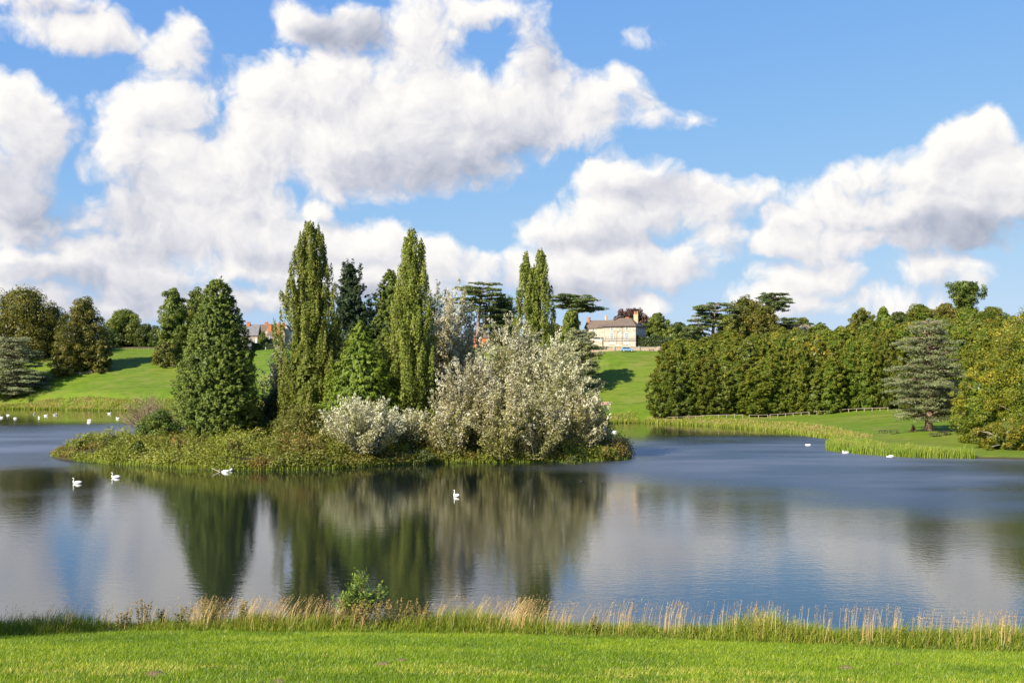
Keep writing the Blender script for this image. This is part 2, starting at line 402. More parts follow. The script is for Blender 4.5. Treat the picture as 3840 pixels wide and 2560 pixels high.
def build_ground():
    def axis(segs):
        o = []
        for a, b, st in segs: o += list(np.arange(a, b, st))
        return np.array(o + [segs[-1][1]])
    xs = axis([(-4000, -800, 200), (-800, -240, 20), (-240, -32, 2.6), (-32, 32, 1.3), (32, 150, 2.6), (150, 260, 5), (260, 800, 20), (800, 4000, 200)])
    ys = axis([(-300, -20, 20), (-20, 4, 3), (4, 56, .8), (56, 140, 6), (140, 330, 2.0), (330, 520, 3.0), (520, 800, 20), (800, 6000, 260)])
    X, Y = np.meshgrid(xs, ys); Z = ground(X.ravel(), Y.ravel())
    nx, ny = len(xs), len(ys)
    idx = np.arange(nx * ny).reshape(ny, nx)
    fc = np.stack([idx[:-1, :-1], idx[:-1, 1:], idx[1:, 1:], idx[1:, :-1]], -1).reshape(-1, 4)
    cen = np.stack([X.ravel()[fc].mean(1), Y.ravel()[fc].mean(1)], 1)
    me = np_mesh('ground', np.stack([X.ravel(), Y.ravel(), Z], 1), fc, smooth=True, attrs={'soil': (poly_sd(cen, ISLAND) > -2).astype(float)})
    m, t, out = base_mat('meadow_turf')
    geo = t.node('ShaderNodeNewGeometry').outputs['Position']
    big = t.noise(geo, .035, 4, .55); mid = t.noise(geo, .35, 5, .6)
    st = t.noise(t.vm('MULTIPLY', geo, (.25, 1, 1)), 1.6, 4, .65)
    fine = t.noise(geo, 26.0, 4, .7)
    g = t.ramp(mid, [(.3, (.080, .140, .006)), (.55, (.118, .182, .008)), (.75, (.155, .200, .014))])
    g = t.mix(t.smooth(st, .45, .75, 0, .6), g, (.165, .18, .030))
    g = t.mix(t.smooth(big, .42, .62, 0, .6), g, (.175, .185, .026))
    track = t.noise(t.vm('MULTIPLY', geo, (.10, .55, .2)), 1.0, 5, .65, .8)
    g = t.mix(t.smooth(track, .50, .60, 0, .7), g, (.070, .115, .007))
    g = t.mix(t.smooth(t.noise(geo, .11, 5, .65), .50, .66, 0, .65), g, (.20, .185, .045))
    g = t.mix(t.smooth(fine, .35, .7, .0, .45), g, (.07, .13, .010))
    sz = t.node('ShaderNodeSeparateXYZ'); t.l.new(geo, sz.inputs[0])
    mud = t.smooth(sz.outputs[2], .10, .42, 1, 0)
    so = t.node('ShaderNodeAttribute'); so.attribute_name = 'soil'
    g = t.mix(t.math('MAXIMUM', mud, so.outputs['Fac']), g, (.055, .048, .022))
    b = t.node('ShaderNodeBump'); b.inputs['Strength'].default_value = .6; b.inputs['Distance'].default_value = .12
    t.l.new(t.math('ADD', t.noise(geo, 1.4, 5, .7), t.math('MULTIPLY', fine, .25)), b.inputs['Height'])
    p = principled(t, g, .8, .15, b.outputs[0]); t.l.new(p.outputs[0], out.inputs[0])
    tag(obj('ground', me, m), 'green meadow and lawn round the lake', kind='structure')

def build_water():
    x0, x1, y0, y1 = -900, 900, 30, 470
    xs = np.linspace(x0, x1, 30); ys = np.linspace(y0, y1, 20)
    X, Y = np.meshgrid(xs, ys); idx = np.arange(X.size).reshape(X.shape)
    fc = np.stack([idx[:-1, :-1], idx[:-1, 1:], idx[1:, 1:], idx[1:, :-1]], -1).reshape(-1, 4)
    me = np_mesh('lake_water', np.stack([X.ravel(), Y.ravel(), 0 * X.ravel()], 1), fc, smooth=True)
    m, t, out = base_mat('lake_surface')
    geo = t.node('ShaderNodeNewGeometry').outputs['Position']
    # breeze: calm lee water before the island, ruffled water in the open reaches
    wob = t.vm('ADD', geo, t.vm('SCALE', t.vm('SUBTRACT', t.noise(geo, .03, 3, .5, out='Color'), (.5, .5, .5)), scale=46))
    def patch(cx, cy, rx, ry):
        q = t.vm('MULTIPLY_ADD', wob, (1 / rx, 1 / ry, 0), (-cx / rx, -cy / ry, 0))
        return t.smooth(t.vm('LENGTH', q), .45, 1.25, 1, 0)
    wind = t.math('MAXIMUM', patch(62, 172, 66, 72), patch(-108, 215, 56, 90))
    wind = t.math('MAXIMUM', wind, t.math('MULTIPLY', patch(50, 105, 40, 26), .22))
    wind = t.math('MAXIMUM', wind, t.math('MULTIPLY', patch(-52, 128, 16, 8), .10))
    lanes = t.noise(t.vm('MULTIPLY', geo, (.4, 1, 1)), .05, 4, .55)
    wind = t.math('MULTIPLY', wind, t.smooth(lanes, .28, .62, .55, 1.1))
    wind = t.math('ADD', wind, t.smooth(lanes, .52, .75, 0, .10))
    w1 = t.noise(t.vm('MULTIPLY', geo, (.8, 1.15, 1)), 1.9, 3, .5)
    w2 = t.noise(t.vm('MULTIPLY', geo, (.45, 1.0, 1)), .75, 2, .5)
    w3 = t.noise(geo, 5.5, 2, .5)
    h = t.math('ADD', t.math('MULTIPLY', w1, .55), t.math('ADD', t.math('MULTIPLY', w2, .45), t.math('MULTIPLY', w3, .16)))
    h = t.math('MULTIPLY', h, t.math('MULTIPLY_ADD', wind, .030, .012))
    b = t.node('ShaderNodeBump'); b.inputs['Strength'].default_value = 1.0; b.inputs['Distance'].default_value = 1.0
    t.l.new(h, b.inputs['Height'])
    p = principled(t, (.006, .010, .009), .02, .5, b.outputs[0])
    t.set(p.inputs['IOR'], t.math('MULTIPLY_ADD', wind, 1.5, 2.05))
    t.set(p.inputs['Roughness'], t.math('MULTIPLY_ADD', wind, .43, .035))
    t.l.new(p.outputs[0], out.inputs[0])
    tag(obj('lake_water', me, m), 'calm reflecting lake round the wooded island', kind='structure')

build_ground()
build_water()

# ------------------------------------------------------------------ foliage
def unit(v): return v / np.maximum(np.linalg.norm(v, axis=-1, keepdims=True), 1e-9)
def rdir(n): return unit(rng.normal(size=(n, 3)))
def leaf_mesh(name, pts, nrm, size, aspect=.6, rnd=None, axis=None, quad=False):
    """one four-cornered leaf (or leaf tuft) per point"""
    n = len(pts); nrm = unit(nrm)
    ax = rdir(n) if axis is None else axis
    u = unit(ax - nrm * (ax * nrm).sum(1, keepdims=True)); v = np.cross(nrm, u)
    s = (np.broadcast_to(size, (n,)) * rng.uniform(.7, 1.3, n))[:, None]
    a = np.broadcast_to(aspect, (n,))[:, None]
    fold = nrm * s * rng.uniform(-.12, .18, (n, 1))
    if rnd is None: rnd = rng.random(n)
    if not quad:
        V = np.stack([pts - u * s * .42 - v * s * a * .55, pts + u * s * .70 + fold, pts - u * s * .42 + v * s * a * .55], 1).reshape(-1, 3)
        return np_mesh(name, V, np.arange(3 * n).reshape(-1, 3), attrs={'rnd': np.clip(rnd, 0, 1)})
    V = np.stack([pts - u * s * .5, pts - v * s * a * .5 + fold, pts + u * s * .5, pts + v * s * a * .5 + fold], 1).reshape(-1, 3)
    return np_mesh(name, V, np.arange(4 * n).reshape(-1, 4), attrs={'rnd': np.clip(rnd, 0, 1)})
def clumps(C, Rd, n, bias=.25, shell=.4, flat=.55, crnd=None, mixr=.5):
    """leaves over ellipsoid clumps C (m,3) of radii Rd (m,3); n leaves in all, shared by area"""
    C = np.asarray(C, float); Rd = np.asarray(Rd, float); m = len(C)
    w = (Rd.prod(1)) ** (2 / 3); cnt = np.maximum(4, np.round(n * w / w.sum())).astype(int)
    ci = np.repeat(np.arange(m), cnt); k = len(ci)
    d = rdir(k); d[:, 2] += bias * rng.random(k); d = unit(d)
    rad = 1 - shell * rng.random(k) ** 1.6
    pts = C[ci] + d * Rd[ci] * rad[:, None]
    nr = unit(d / Rd[ci] * Rd[ci].mean(1, keepdims=True)) * .8 + rng.normal(size=(k, 3)) * flat + np.array((0, 0, .15))
    cr = rng.random(m) if crnd is None else np.asarray(crnd)
    return pts, nr, cr[ci] * mixr + rng.random(k) * (1 - mixr), ci
def limb_path(a, b, sag=.12, n=4):
    a = np.asarray(a, float); b = np.asarray(b, float); L = np.linalg.norm(b - a)
    out = []
    for i in range(n + 1):
        t = i / n; p = a + (b - a) * t; p = p + np.array((0, 0, sag * L * math.sin(math.pi * t))) + (rng.normal(size=3) * .025 * L if 0 < i < n else 0)
        out.append(p)
    return out
BARK = surf('grey_brown_bark', (.17, .135, .10), .9, .4, 3.0, bump=.5, bscale=8)
BARKP = surf('pale_bark', (.30, .25, .19), .9, .35, 3.0, bump=.5, bscale=8)
BARKR = surf('reddish_cedar_bark', (.24, .155, .115), .9, .35, 3.0, bump=.5, bscale=8)

L_POP = leaf_mat('poplar_leaves', [(0, (.085, .112, .018)), (.5, (.160, .190, .038)), (1, (.25, .265, .075))], .30, .6, .2)
L_CYP = leaf_mat('cypress_sprays', [(0, (.036, .058, .008)), (.5, (.078, .108, .014)), (.9, (.135, .165, .022)), (1, (.19, .15, .045))], .16, .6)
L_CYB = leaf_mat('bright_cypress_sprays', [(0, (.055, .085, .008)), (.6, (.105, .140, .012)), (1, (.18, .20, .022))], .2, .6)
L_DRK = leaf_mat('dark_conifer_sprays', [(0, (.014, .026, .009)), (.6, (.028, .044, .014)), (1, (.055, .07, .02))], .12, .6)
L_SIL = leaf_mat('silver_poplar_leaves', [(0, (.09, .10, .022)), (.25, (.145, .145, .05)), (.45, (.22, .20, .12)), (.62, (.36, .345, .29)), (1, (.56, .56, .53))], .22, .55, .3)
L_SIG = leaf_mat('grey_green_leaves', [(0, (.06, .075, .035)), (.6, (.11, .125, .075)), (1, (.26, .27, .21))], .22, .55)
L_OLV = leaf_mat('olive_shrub_leaves', [(0, (.06, .07, .012)), (.6, (.115, .125, .022)), (1, (.19, .17, .04))], .28, .55)
L_DSH = leaf_mat('dark_shrub_leaves', [(0, (.03, .045, .010)), (.6, (.06, .085, .016)), (1, (.12, .13, .03))], .25, .5)
L_COV = leaf_mat('bramble_and_nettle_leaves', [(0, (.19, .115, .035)), (.20, (.15, .125, .028)), (.36, (.10, .12, .018)), (.7, (.145, .170, .022)), (1, (.245, .255, .06))], .3, .5)
L_CED = leaf_mat('blue_cedar_needles', [(0, (.06, .075, .032)), (.5, (.125, .14, .070)), (1, (.235, .245, .14))], .15, .6)
L_LEB = leaf_mat('dark_cedar_needles', [(0, (.028, .045, .014)), (.5, (.06, .083, .024)), (1, (.13, .145, .045))], .15, .6)
L_BEE = leaf_mat('autumn_beech_leaves', [(0, (.06, .085, .010)), (.40, (.105, .125, .013)), (.68, (.175, .155, .017)), (1, (.31, .22, .028))], .3, .45)
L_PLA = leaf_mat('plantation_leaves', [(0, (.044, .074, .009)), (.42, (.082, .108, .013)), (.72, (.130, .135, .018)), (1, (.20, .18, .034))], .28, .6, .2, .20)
L_BRO = leaf_mat('broadleaf_olive_leaves', [(0, (.05, .06, .010)), (.5, (.105, .105, .016)), (1, (.21, .18, .035))], .27, .5)
L_BRG = leaf_mat('broadleaf_green_leaves', [(0, (.05, .075, .012)), (.5, (.10, .125, .02)), (1, (.20, .21, .045))], .27, .5)
L_PUR = leaf_mat('copper_beech_leaves', [(0, (.030, .015, .015)), (.6, (.075, .036, .034)), (1, (.13, .08, .05))], .2, .5)
L_HED = leaf_mat('clipped_hedge_leaves', [(0, (.018, .030, .010)), (.6, (.036, .058, .014)), (1, (.07, .085, .02))], .18, .55)

def finish(name, loc, crown_me, mat, trunk, label, cat='tree', group=None, bark=BARK, rz=0.0, scale=None):
    r = empty(name, loc, rz, label, cat, group)
    if trunk is not None: obj('trunk', trunk.mesh('trunk', True), bark, r)
    obj('crown', crown_me, mat, r)
    if scale is not None: r.scale = scale
    return r
def hgt(px_top, d, z0): return CH - (px_top - HZ) / F * d - z0

PPROF = [(0, .50), (.05, .74), (.14, .92), (.35, 1), (.55, .88), (.75, .62), (.9, .36), (1, .08)]
def poplar(px, top, d, w, heads, label, n=20000, seed=0):
    loc = at(px, d); H = hgt(top, d, loc[2]); tr = MB()
    C, Rr, tl = [], [], []
    for hx, hh, wf in heads:
        hh *= H
        tr.tube([(hx * .35, 0, -.4), (hx * .7, 0, hh * .12), (hx, 0, hh * .5), (hx, 0, hh * .95)], [.65 * wf, .5 * wf, .28 * wf, .04], 7)
        k = int(205 * wf * (hh / H))
        for i in range(k):
            t = ((i + rng.random()) / k) ** .92
            prof = np.interp(t, *zip(*PPROF)) * w * .5 * wf
            a = rng.random() * 6.283; rr = prof * (rng.random() ** .40) * rng.uniform(.84, 1.06)
            z = .05 * H + t * hh * .95
            L = rng.uniform(1.8, 4.2) * (1 - .5 * t); rw = rng.uniform(.45, .85) * (1 - .35 * t)
            hx2 = hx * np.interp(t, [0, .4], [.45, 1])
            C.append((hx2 + math.cos(a) * rr, math.sin(a) * rr, min(z, hh - L * .75))); Rr.append((rw, rw, L)); tl.append(a)
            if i % 5 == 0 and rr > .5 and t < .9:
                tr.tube([(hx2 * .9, 0, max(.3, z - 4.0)), (hx2 + math.cos(a) * rr * .6, math.sin(a) * rr * .6, z - 1.2), (hx2 + math.cos(a) * rr * .95, math.sin(a) * rr * .95, z + L * .5)], [.13, .08, .03], 4)
    C = np.array(C); pts, nr, rn, ci = clumps(C, np.array(Rr), int(n * 2.1), .1, .6, .38, mixr=.5)
    # teardrop plumes: full at the foot, pointed at the tip, the tip turned outwards
    Ra = np.array(Rr); lz = (pts[:, 2] - C[ci][:, 2]) / Ra[ci][:, 2]
    ctr = C[ci][:, :2]; pts[:, :2] = ctr * (1 + .05 * lz[:, None]) + (pts[:, :2] - ctr) * (1 - .50 * lz)[:, None]
    nr[:, :2] += .25 * (C[ci][:, :2] / w)
    ax = np.tile((0, 0, 1.0), (len(pts), 1)) + rng.normal(size=pts.shape) * .45
    ax = np.concatenate([ax, np.tile((0, 0, 1.0), (int(len(pts) * .17), 1))])
    pts, nr, rn, lf, asp = inner_fill(pts, nr, rn, .30 * d / 190, .66, .05 * H, H * .96, w * heads[0][2], PPROF, 1.0, .14, .50, 2.2)
    me = leaf_mesh('crown', pts, nr, lf, asp, rn, ax[:len(pts)])
    return finish('lombardy_poplar', loc, me, L_POP, tr, label, bark=BARK)

def conifer(px, top, d, w, prof, label, mat, n=20000, spray=1.5, leaf=.36, name='cypress_tree', dens=1.0, up=.35, droop=0.0, leaders=0, rough=.16):
    loc = at(px, d); H = hgt(top, d, loc[2]); tr = MB()
    tr.tube([(0, 0, -.4), (.1, 0, H * .3), (0, .1, H * .7), (0, 0, H * .97)], [w * .045, w * .035, w * .018, .03], 8)
    P0, A, L = [], [], []
    k = int(dens * 9.0 * H * w / (spray * spray))
    tz, pr = zip(*prof)
    lob = rng.random(7) * 6.28
    for i in range(k):
        t = rng.random()
        while rng.random() > .25 + .75 * np.interp(t, tz, pr): t = rng.random()
        a = rng.random() * 6.283
        R0 = np.interp(t, tz, pr) * w * .5
        R0 *= 1 + rough * math.sin(3 * a + lob[int(t * 6)]) * .6 + rough * rng.normal() * .55
        ins = rng.choice([1.0, .88, .7], p=[.66, .24, .10])
        o = np.array((math.cos(a), math.sin(a), up - droop * (1 - t) + .25 * rng.normal())); o /= np.linalg.norm(o)
        tip = np.array((math.cos(a) * R0 * ins, math.sin(a) * R0 * ins, t * H))
        ln = spray * rng.uniform(.7, 1.3) * (1.05 - .5 * t)
        P0.append(tip - o * ln * .6); A.append(o); L.append(ln)
        if i % 9 == 0: tr.tube([(0, 0, max(.5, t * H - R0 * .25)), tip * np.array((.55, .55, 1)) + np.array((0, 0, -R0 * .06)), tip - o * ln * .5], [.09, .06, .02], 4)
    for i in range(leaders):
        a = rng.random() * 6.283; r0 = rng.uniform(.05, .30) * w * .5; z = H * rng.uniform(.72, .99)
        for q in range(5):
            P0.append(np.array((math.cos(a) * r0, math.sin(a) * r0, z - 1.6 + q * .5))); A.append(unit(np.array((rng.normal() * .4, rng.normal() * .4, 1.0)))); L.append(spray * .8)
    P0 = np.array(P0); A = np.array(A); L = np.array(L); m = len(P0)
    per = max(3, int(n * 1.8) // m); ci = np.repeat(np.arange(m), per); k = len(ci)
    s = rng.random(k)
    side = unit(np.cross(A[ci], rdir(k)))
    wid = np.sin(np.pi * np.clip(s * .85 + .12, 0, 1))
    pts = P0[ci] + A[ci] * (L[ci] * s)[:, None] + side * (wid * L[ci] * .34 * np.sqrt(rng.random(k)))[:, None]
    pts[:, 2] -= droop * .5 * (s ** 2) * L[ci]
    nr = side * .45 + A[ci] * .75 + np.array((0, 0, .30)) + rng.normal(size=(k, 3)) * .35
    ax = A[ci] * .9 + side * .5 + rng.normal(size=(k, 3)) * .2
    rn = rng.random(m)[ci] * .45 + rng.random(k) * .4 + s * .15
    ax = np.concatenate([ax, rdir(int(len(pts) * .13))])
    pts, nr, rn, lf, asp = inner_fill(pts, nr, rn, leaf * .98 * d / 190, .45, .02 * H, H * .95, w, prof, 1.0, .12, .80, 2.2)
    me = leaf_mesh('crown', pts, nr, lf, asp, rn, ax[:len(pts)])
    return finish(name, loc, me, mat, tr, label)

def crown_points(h0, h1, w, prof, n, inner=.22, dx=1.0):
    """clump centres spread over (and a few inside) a round-topped envelope"""
    tz, pr = zip(*prof); C = []; ph = rng.random(3) * 6.283
    g = 2.39996
    for i in range(n):
        t = (i + .5) / n; t = 1 - (1 - t) ** .8
        r = np.interp(t, tz, pr) * w * .5
        k = rng.uniform(.25, .6) if rng.random() < inner else rng.uniform(.70, 1.06)
        a = i * g + rng.normal() * .35
        r *= 1 + .16 * math.sin(2 * a + ph[0] + 3 * t) + .11 * math.sin(5 * a + ph[1] - 5 * t) + .07 * math.sin(7 * t + ph[2])
        C.append((math.cos(a) * r * k * dx, math.sin(a) * r * k, h0 + (h1 - h0) * (t + rng.normal() * .02)))
    return np.array(C)
ROUND = [(0, .55), (.15, .82), (.4, 1), (.65, .93), (.85, .66), (.95, .4), (1, .12)]
OVAL = [(0, .5), (.2, .85), (.4, 1), (.6, .92), (.8, .66), (.93, .36), (1, .08)]
TALL = [(0, .6), (.15, .9), (.4, 1), (.7, .8), (.9, .45), (1, .12)]
MOUND = [(0, .92), (.2, 1), (.5, .93), (.75, .72), (.92, .4), (1, .1)]

def inner_fill(pts, nr, rn, leaf, aspect, h0, h1, w, prof, dx=1.0, share=.14, depth=.60, big=2.1):
    """coarser leaf tufts deep in the crown, so that it is as dense as the real one"""
    tz, pr = zip(*prof); k = int(len(pts) * share); n0 = len(pts)
    t = rng.random(k) * .93; a = rng.random(k) * 6.283
    r = np.interp(t, tz, pr) * w * .5 * depth * rng.random(k) ** .35
    q = np.stack([np.cos(a) * r * dx, np.sin(a) * r, h0 + (h1 - h0) * t], 1)
    nn = np.stack([np.cos(a), np.sin(a), np.full(k, .2)], 1) + rng.normal(size=(k, 3)) * .4
    return (np.concatenate([pts, q]), np.concatenate([nr, nn]), np.concatenate([rn, rng.random(k) * .35]),
            np.concatenate([np.broadcast_to(leaf, (n0,)), np.full(k, leaf * big)]), np.concatenate([np.broadcast_to(aspect, (n0,)), np.full(k, .9)]))

def broad_parts(H, w, base, prof, n, nclump, leaf, cr=.125, flatz=.85, shell=.45, aspect=.62, limbs=True, trunk_r=None, grad=0.0, dx=1.0, inner=.22, extra=None):
    """returns crown mesh and trunk builder for a broad-leaved tree standing on the origin"""
    nclump = int(nclump * 2.6); cr = cr * .76; n = int(n * 1.75); leaf = leaf * .74
    C = crown_points(H * base, H - w * cr * flatz * .8, w * (1 - cr * .8), prof, nclump, inner, dx)
    if extra is not None: C = np.concatenate([C, np.asarray(extra, float)])
    m = len(C)
    rr = w * cr * rng.uniform(.7, 1.35, m)
    Rr = np.stack([rr * rng.uniform(.85, 1.2, m), rr * rng.uniform(.85, 1.2, m), rr * flatz * rng.uniform(.8, 1.2, m)], 1)
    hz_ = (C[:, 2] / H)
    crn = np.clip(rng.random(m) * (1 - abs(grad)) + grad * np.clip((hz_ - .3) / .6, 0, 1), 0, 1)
    pts, nr, rn, ci = clumps(C, Rr, n, .3, shell, .42, crn, .6)
    pts, nr, rn, leaf, aspect = inner_fill(pts, nr, rn, leaf, aspect, H * base, H, w, prof, dx)
    me = leaf_mesh('crown', pts, nr, leaf, aspect, rn)
    tr = MB(); tr0 = trunk_r or max(.12, w * .033)
    top = H * (base + (1 - base) * .7)
    tr.tube([(0, 0, -.5), (rng.normal() * .1, 0, H * base * .6), (rng.normal() * .3, rng.normal() * .2, H * (base + .2)), (0, 0, top)], [tr0 * 1.35, tr0, tr0 * .7, tr0 * .2], 8)
    if limbs:
        for c in C[::max(1, m // 26)]:
            z = min(max(H * base * .5, c[2] - np.hypot(c[0], c[1]) * .8), top * .85)
            tr.tube(limb_path((0, 0, z), c, .08, 3), [tr0 * .38, tr0 * .28, tr0 * .18, tr0 * .08], 5)
    return me, tr

def broadleaf(name, px, top, d, w, prof, label, mat, base=.12, n=7000, nclump=46, leaf=None, group=None, bark=BARK, loc=None, cat='tree', px_leaf=2.0, **kw):
    loc = at(px, d) if loc is None else loc
    H = hgt(top, d, loc[2])
    me, tr = broad_parts(H, w, base, prof, n, nclump, leaf or px_leaf * d / 1093, **kw)
    return finish(name, loc, me, mat, tr, label, cat, group, bark, rz=0)

def cedar(px, d, H, plates, label, mat, leaf=.42, n=9000, lean=(0, 0), trunk_r=.6, forks=None, name='cedar_tree', bark=BARKR, loc=None, thick=.42):
    """plates: (height share, reach, azimuth or None for a whorl, breadth)"""
    loc = at(px, d) if loc is None else loc
    tr = MB()
    lx, ly = lean
    def axis(t): return np.array((lx * t * t, ly * t * t, H * t))
    tr.tube([axis(0) + (0, 0, -.5), axis(.06), axis(.4), axis(.75), axis(.97)], [trunk_r * 1.35, trunk_r, trunk_r * .75, trunk_r * .4, .06], 9)
    for f in (forks or []):
        tr.tube([np.array(p) for p in f], np.linspace(trunk_r * .75, trunk_r * .25, len(f)), 8)
    C, Rr, tl = [], [], []
    for hz_, reach, az, br in plates:
        o = axis(hz_); azs = [az] if az is not None else list(np.arange(5) * 1.2566 + rng.random() * 6.28)
        for a in azs:
            a += rng.normal() * .22; rc = reach * rng.uniform(.58, 1.18)
            e = o + np.array((math.cos(a) * rc, math.sin(a) * rc, rng.normal() * .35 - .03 * rc))
            st = o + np.array((0, 0, -.12 * rc))
            tr.tube(limb_path(st, e, .07, 4), [trunk_r * .32, trunk_r * .24, trunk_r * .17, trunk_r * .10, .03], 5)
            for q in range(max(4, int(rc * 1.6))):
                s = rng.uniform(.22, 1.08); lat = rng.normal() * br * (.35 + .65 * math.sin(math.pi * min(s, 1) * .9))
                p = st + (e - st) * s
                c = p + np.array((-math.sin(a) * lat, math.cos(a) * lat, .07 * rc * math.sin(math.pi * min(1, s)) - abs(lat) * .10 + rng.normal() * .15))
                r = rng.uniform(.75, 1.5) * (.7 + .06 * rc)
                C.append(c); Rr.append((r, r, thick * rng.uniform(.6, 1.2)))
    pts, nr, rn, ci = clumps(np.array(C), np.array(Rr), int(n * 2.3), .7, .85, .42, mixr=.4)
    nr += np.array((0, 0, .5)); nr[:, 1] -= .35
    me = leaf_mesh('crown', pts, nr, leaf * .84, .55, rn)
    return finish(name, loc, me, mat, tr, label, bark=bark)

# ---- the island -------------------------------------------------------------------------------
CYPROF = [(0, .80), (.05, .93), (.18, 1.0), (.35, .97), (.55, .84), (.72, .64), (.86, .42), (.95, .30), (1, .10)]
conifer(816, 1050, 190, 13.6, CYPROF, 'big bushy green cypress standing alone at the left of the island', L_CYP, 40000, 1.15, .36, dens=1.1, up=.45, leaders=4, rough=.09)
poplar(1161, 836, 189, 13.2, [(0, 1.0, 1.0), (1.7, .955, .55)], 'tallest of the three columnar poplars, beside the black-green conifer', 26000)
poplar(1543, 862, 187, 10.2, [(0, 1.0, .95), (-.9, .96, .5), (1.5, .95, .5)], 'narrow columnar poplar in the middle of the island', 21000)
poplar(2000, 939, 207, 9.2, [(1.4, 1.0, .80), (-1.5, .985, .62)], 'columnar poplar with two tops rising behind the silver trees', 19000)
SPIRE = [(0, .9), (.2, 1), (.45, .80), (.65, .60), (.82, .36), (.93, .18), (1, .03)]
conifer(1314, 993, 206, 15.0, SPIRE, 'black-green conifer with several spiky tops between the two front poplars', L_DRK, 20000, 1.7, .44, 'dark_conifer', .75, .8, leaders=12, rough=.3)
conifer(1465, 1012, 197, 17.0, SPIRE, 'tall mid-green conifer half hidden behind the middle poplar', L_CYP, 24000, 1.5, .40, 'green_conifer', .9, .25, .25, leaders=3, rough=.22)
conifer(1350, 1208, 184, 13.2, [(0, .95), (.2, 1), (.5, .74), (.75, .42), (.92, .2), (1, .04)], 'lower bright green conifer in front of the dark one', L_CYB, 15000, 1.35, .40, 'green_conifer', .9, .15, .35, rough=.22)

def silver(px, top, d, w, label, n, mat=L_SIL, spread=1.0, name='white_poplar', low=.0, tone=0.0, limbs=34, lean=0.0):
    """loose poplar grown as a fan of limbs, every limb a feathery upswept plume of leaves"""
    loc = at(px, d); H = hgt(top, d, loc[2]); tr = MB(); C, Ax, Rr, Ln, cr = [], [], [], [], []
    for i in range(limbs):
        a = i * 2.39996 + rng.normal() * .3; k = ((i + .5) / limbs) ** .62 * rng.uniform(.85, 1.1)
        base = np.array((math.cos(a) * w * .05, math.sin(a) * w * .05, 0.0))
        hh = H * (1 - .46 * k ** 2.2) * rng.uniform(.88, 1.05)
        tip = np.array((math.cos(a) * w * .5 * k * spread + lean * hh, math.sin(a) * w * .5 * k * spread, hh))
        mid = base * .5 + tip * np.array((.62, .62, .45)) + np.array((0, 0, -.04 * H * k))
        if i % 2 == 0: tr.tube([base + (0, 0, -.3), base * .4 + mid * .6 - (0, 0, .2), mid, tip], [.12, .08, .055, .02], 5)
        m = int(7 + hh * .75)
        for q in range(m):
            t = low + (1 - low) * ((q + rng.random()) / m)
            p = (base * (1 - t) ** 2 + 2 * mid * t * (1 - t) + tip * t * t)
            o = unit(np.array((math.cos(a + rng.normal() * .9) * (.25 + .75 * k), math.sin(a + rng.normal() * .9) * (.25 + .75 * k), rng.uniform(.35, 1.15))))
            sz = rng.uniform(.7, 1.5) * (1.15 - .5 * t) * (.75 + .025 * w)
            C.append(p + o * sz * .6 + rng.normal(size=3) * .35); Ax.append(o); Rr.append(sz * rng.uniform(.38, .62)); Ln.append(sz * 1.25)
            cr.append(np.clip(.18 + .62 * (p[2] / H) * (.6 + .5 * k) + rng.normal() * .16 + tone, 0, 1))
    C = np.array(C); Ax = np.array(Ax); Rr = np.array(Rr); Ln = np.array(Ln); cr = np.array(cr); m = len(C)
    wgt = Rr * Ln; cnt = np.maximum(3, np.round(n * 1.9 * wgt / wgt.sum())).astype(int); ci = np.repeat(np.arange(m), cnt); k = len(ci)
    s = rng.uniform(-1, 1, k); sd_ = unit(np.cross(Ax[ci], rdir(k)))
    rad = Rr[ci] * np.sqrt(np.clip(1 - s * s, 0, 1)) * (1 - .6 * rng.random(k) ** 1.5)
    pts = C[ci] + Ax[ci] * (s * Ln[ci])[:, None] + sd_ * rad[:, None]
    pts[:, 2] = np.maximum(pts[:, 2], .15)
    nr = sd_ * .7 + rng.normal(size=(k, 3)) * .5 + np.array((-.1, -.15, .25))
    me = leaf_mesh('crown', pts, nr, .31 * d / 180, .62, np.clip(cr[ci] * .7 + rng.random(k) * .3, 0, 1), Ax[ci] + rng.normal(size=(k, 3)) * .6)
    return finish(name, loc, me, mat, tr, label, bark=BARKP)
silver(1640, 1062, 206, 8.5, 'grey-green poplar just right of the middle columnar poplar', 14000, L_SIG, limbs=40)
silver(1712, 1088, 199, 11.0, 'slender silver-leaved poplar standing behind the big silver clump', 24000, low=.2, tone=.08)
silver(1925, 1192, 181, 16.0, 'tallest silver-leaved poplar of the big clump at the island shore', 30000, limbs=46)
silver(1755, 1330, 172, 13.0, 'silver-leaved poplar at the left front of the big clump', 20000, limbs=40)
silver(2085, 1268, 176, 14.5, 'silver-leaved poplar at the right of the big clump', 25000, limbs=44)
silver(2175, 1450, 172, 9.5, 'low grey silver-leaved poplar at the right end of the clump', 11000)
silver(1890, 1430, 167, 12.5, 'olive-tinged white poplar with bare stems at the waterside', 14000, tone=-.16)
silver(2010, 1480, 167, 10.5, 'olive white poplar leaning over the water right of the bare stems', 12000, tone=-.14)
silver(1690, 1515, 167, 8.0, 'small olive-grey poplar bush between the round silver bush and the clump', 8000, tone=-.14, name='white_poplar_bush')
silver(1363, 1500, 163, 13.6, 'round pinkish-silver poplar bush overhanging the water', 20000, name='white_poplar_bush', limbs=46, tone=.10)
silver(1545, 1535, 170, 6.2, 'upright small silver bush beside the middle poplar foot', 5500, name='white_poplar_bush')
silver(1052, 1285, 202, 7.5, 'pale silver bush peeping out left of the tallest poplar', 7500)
silver(2232, 1600, 176, 4.6, 'small pale silver shrub at the right tip of the island', 3200, name='white_poplar_bush', limbs=18, tone=.15)

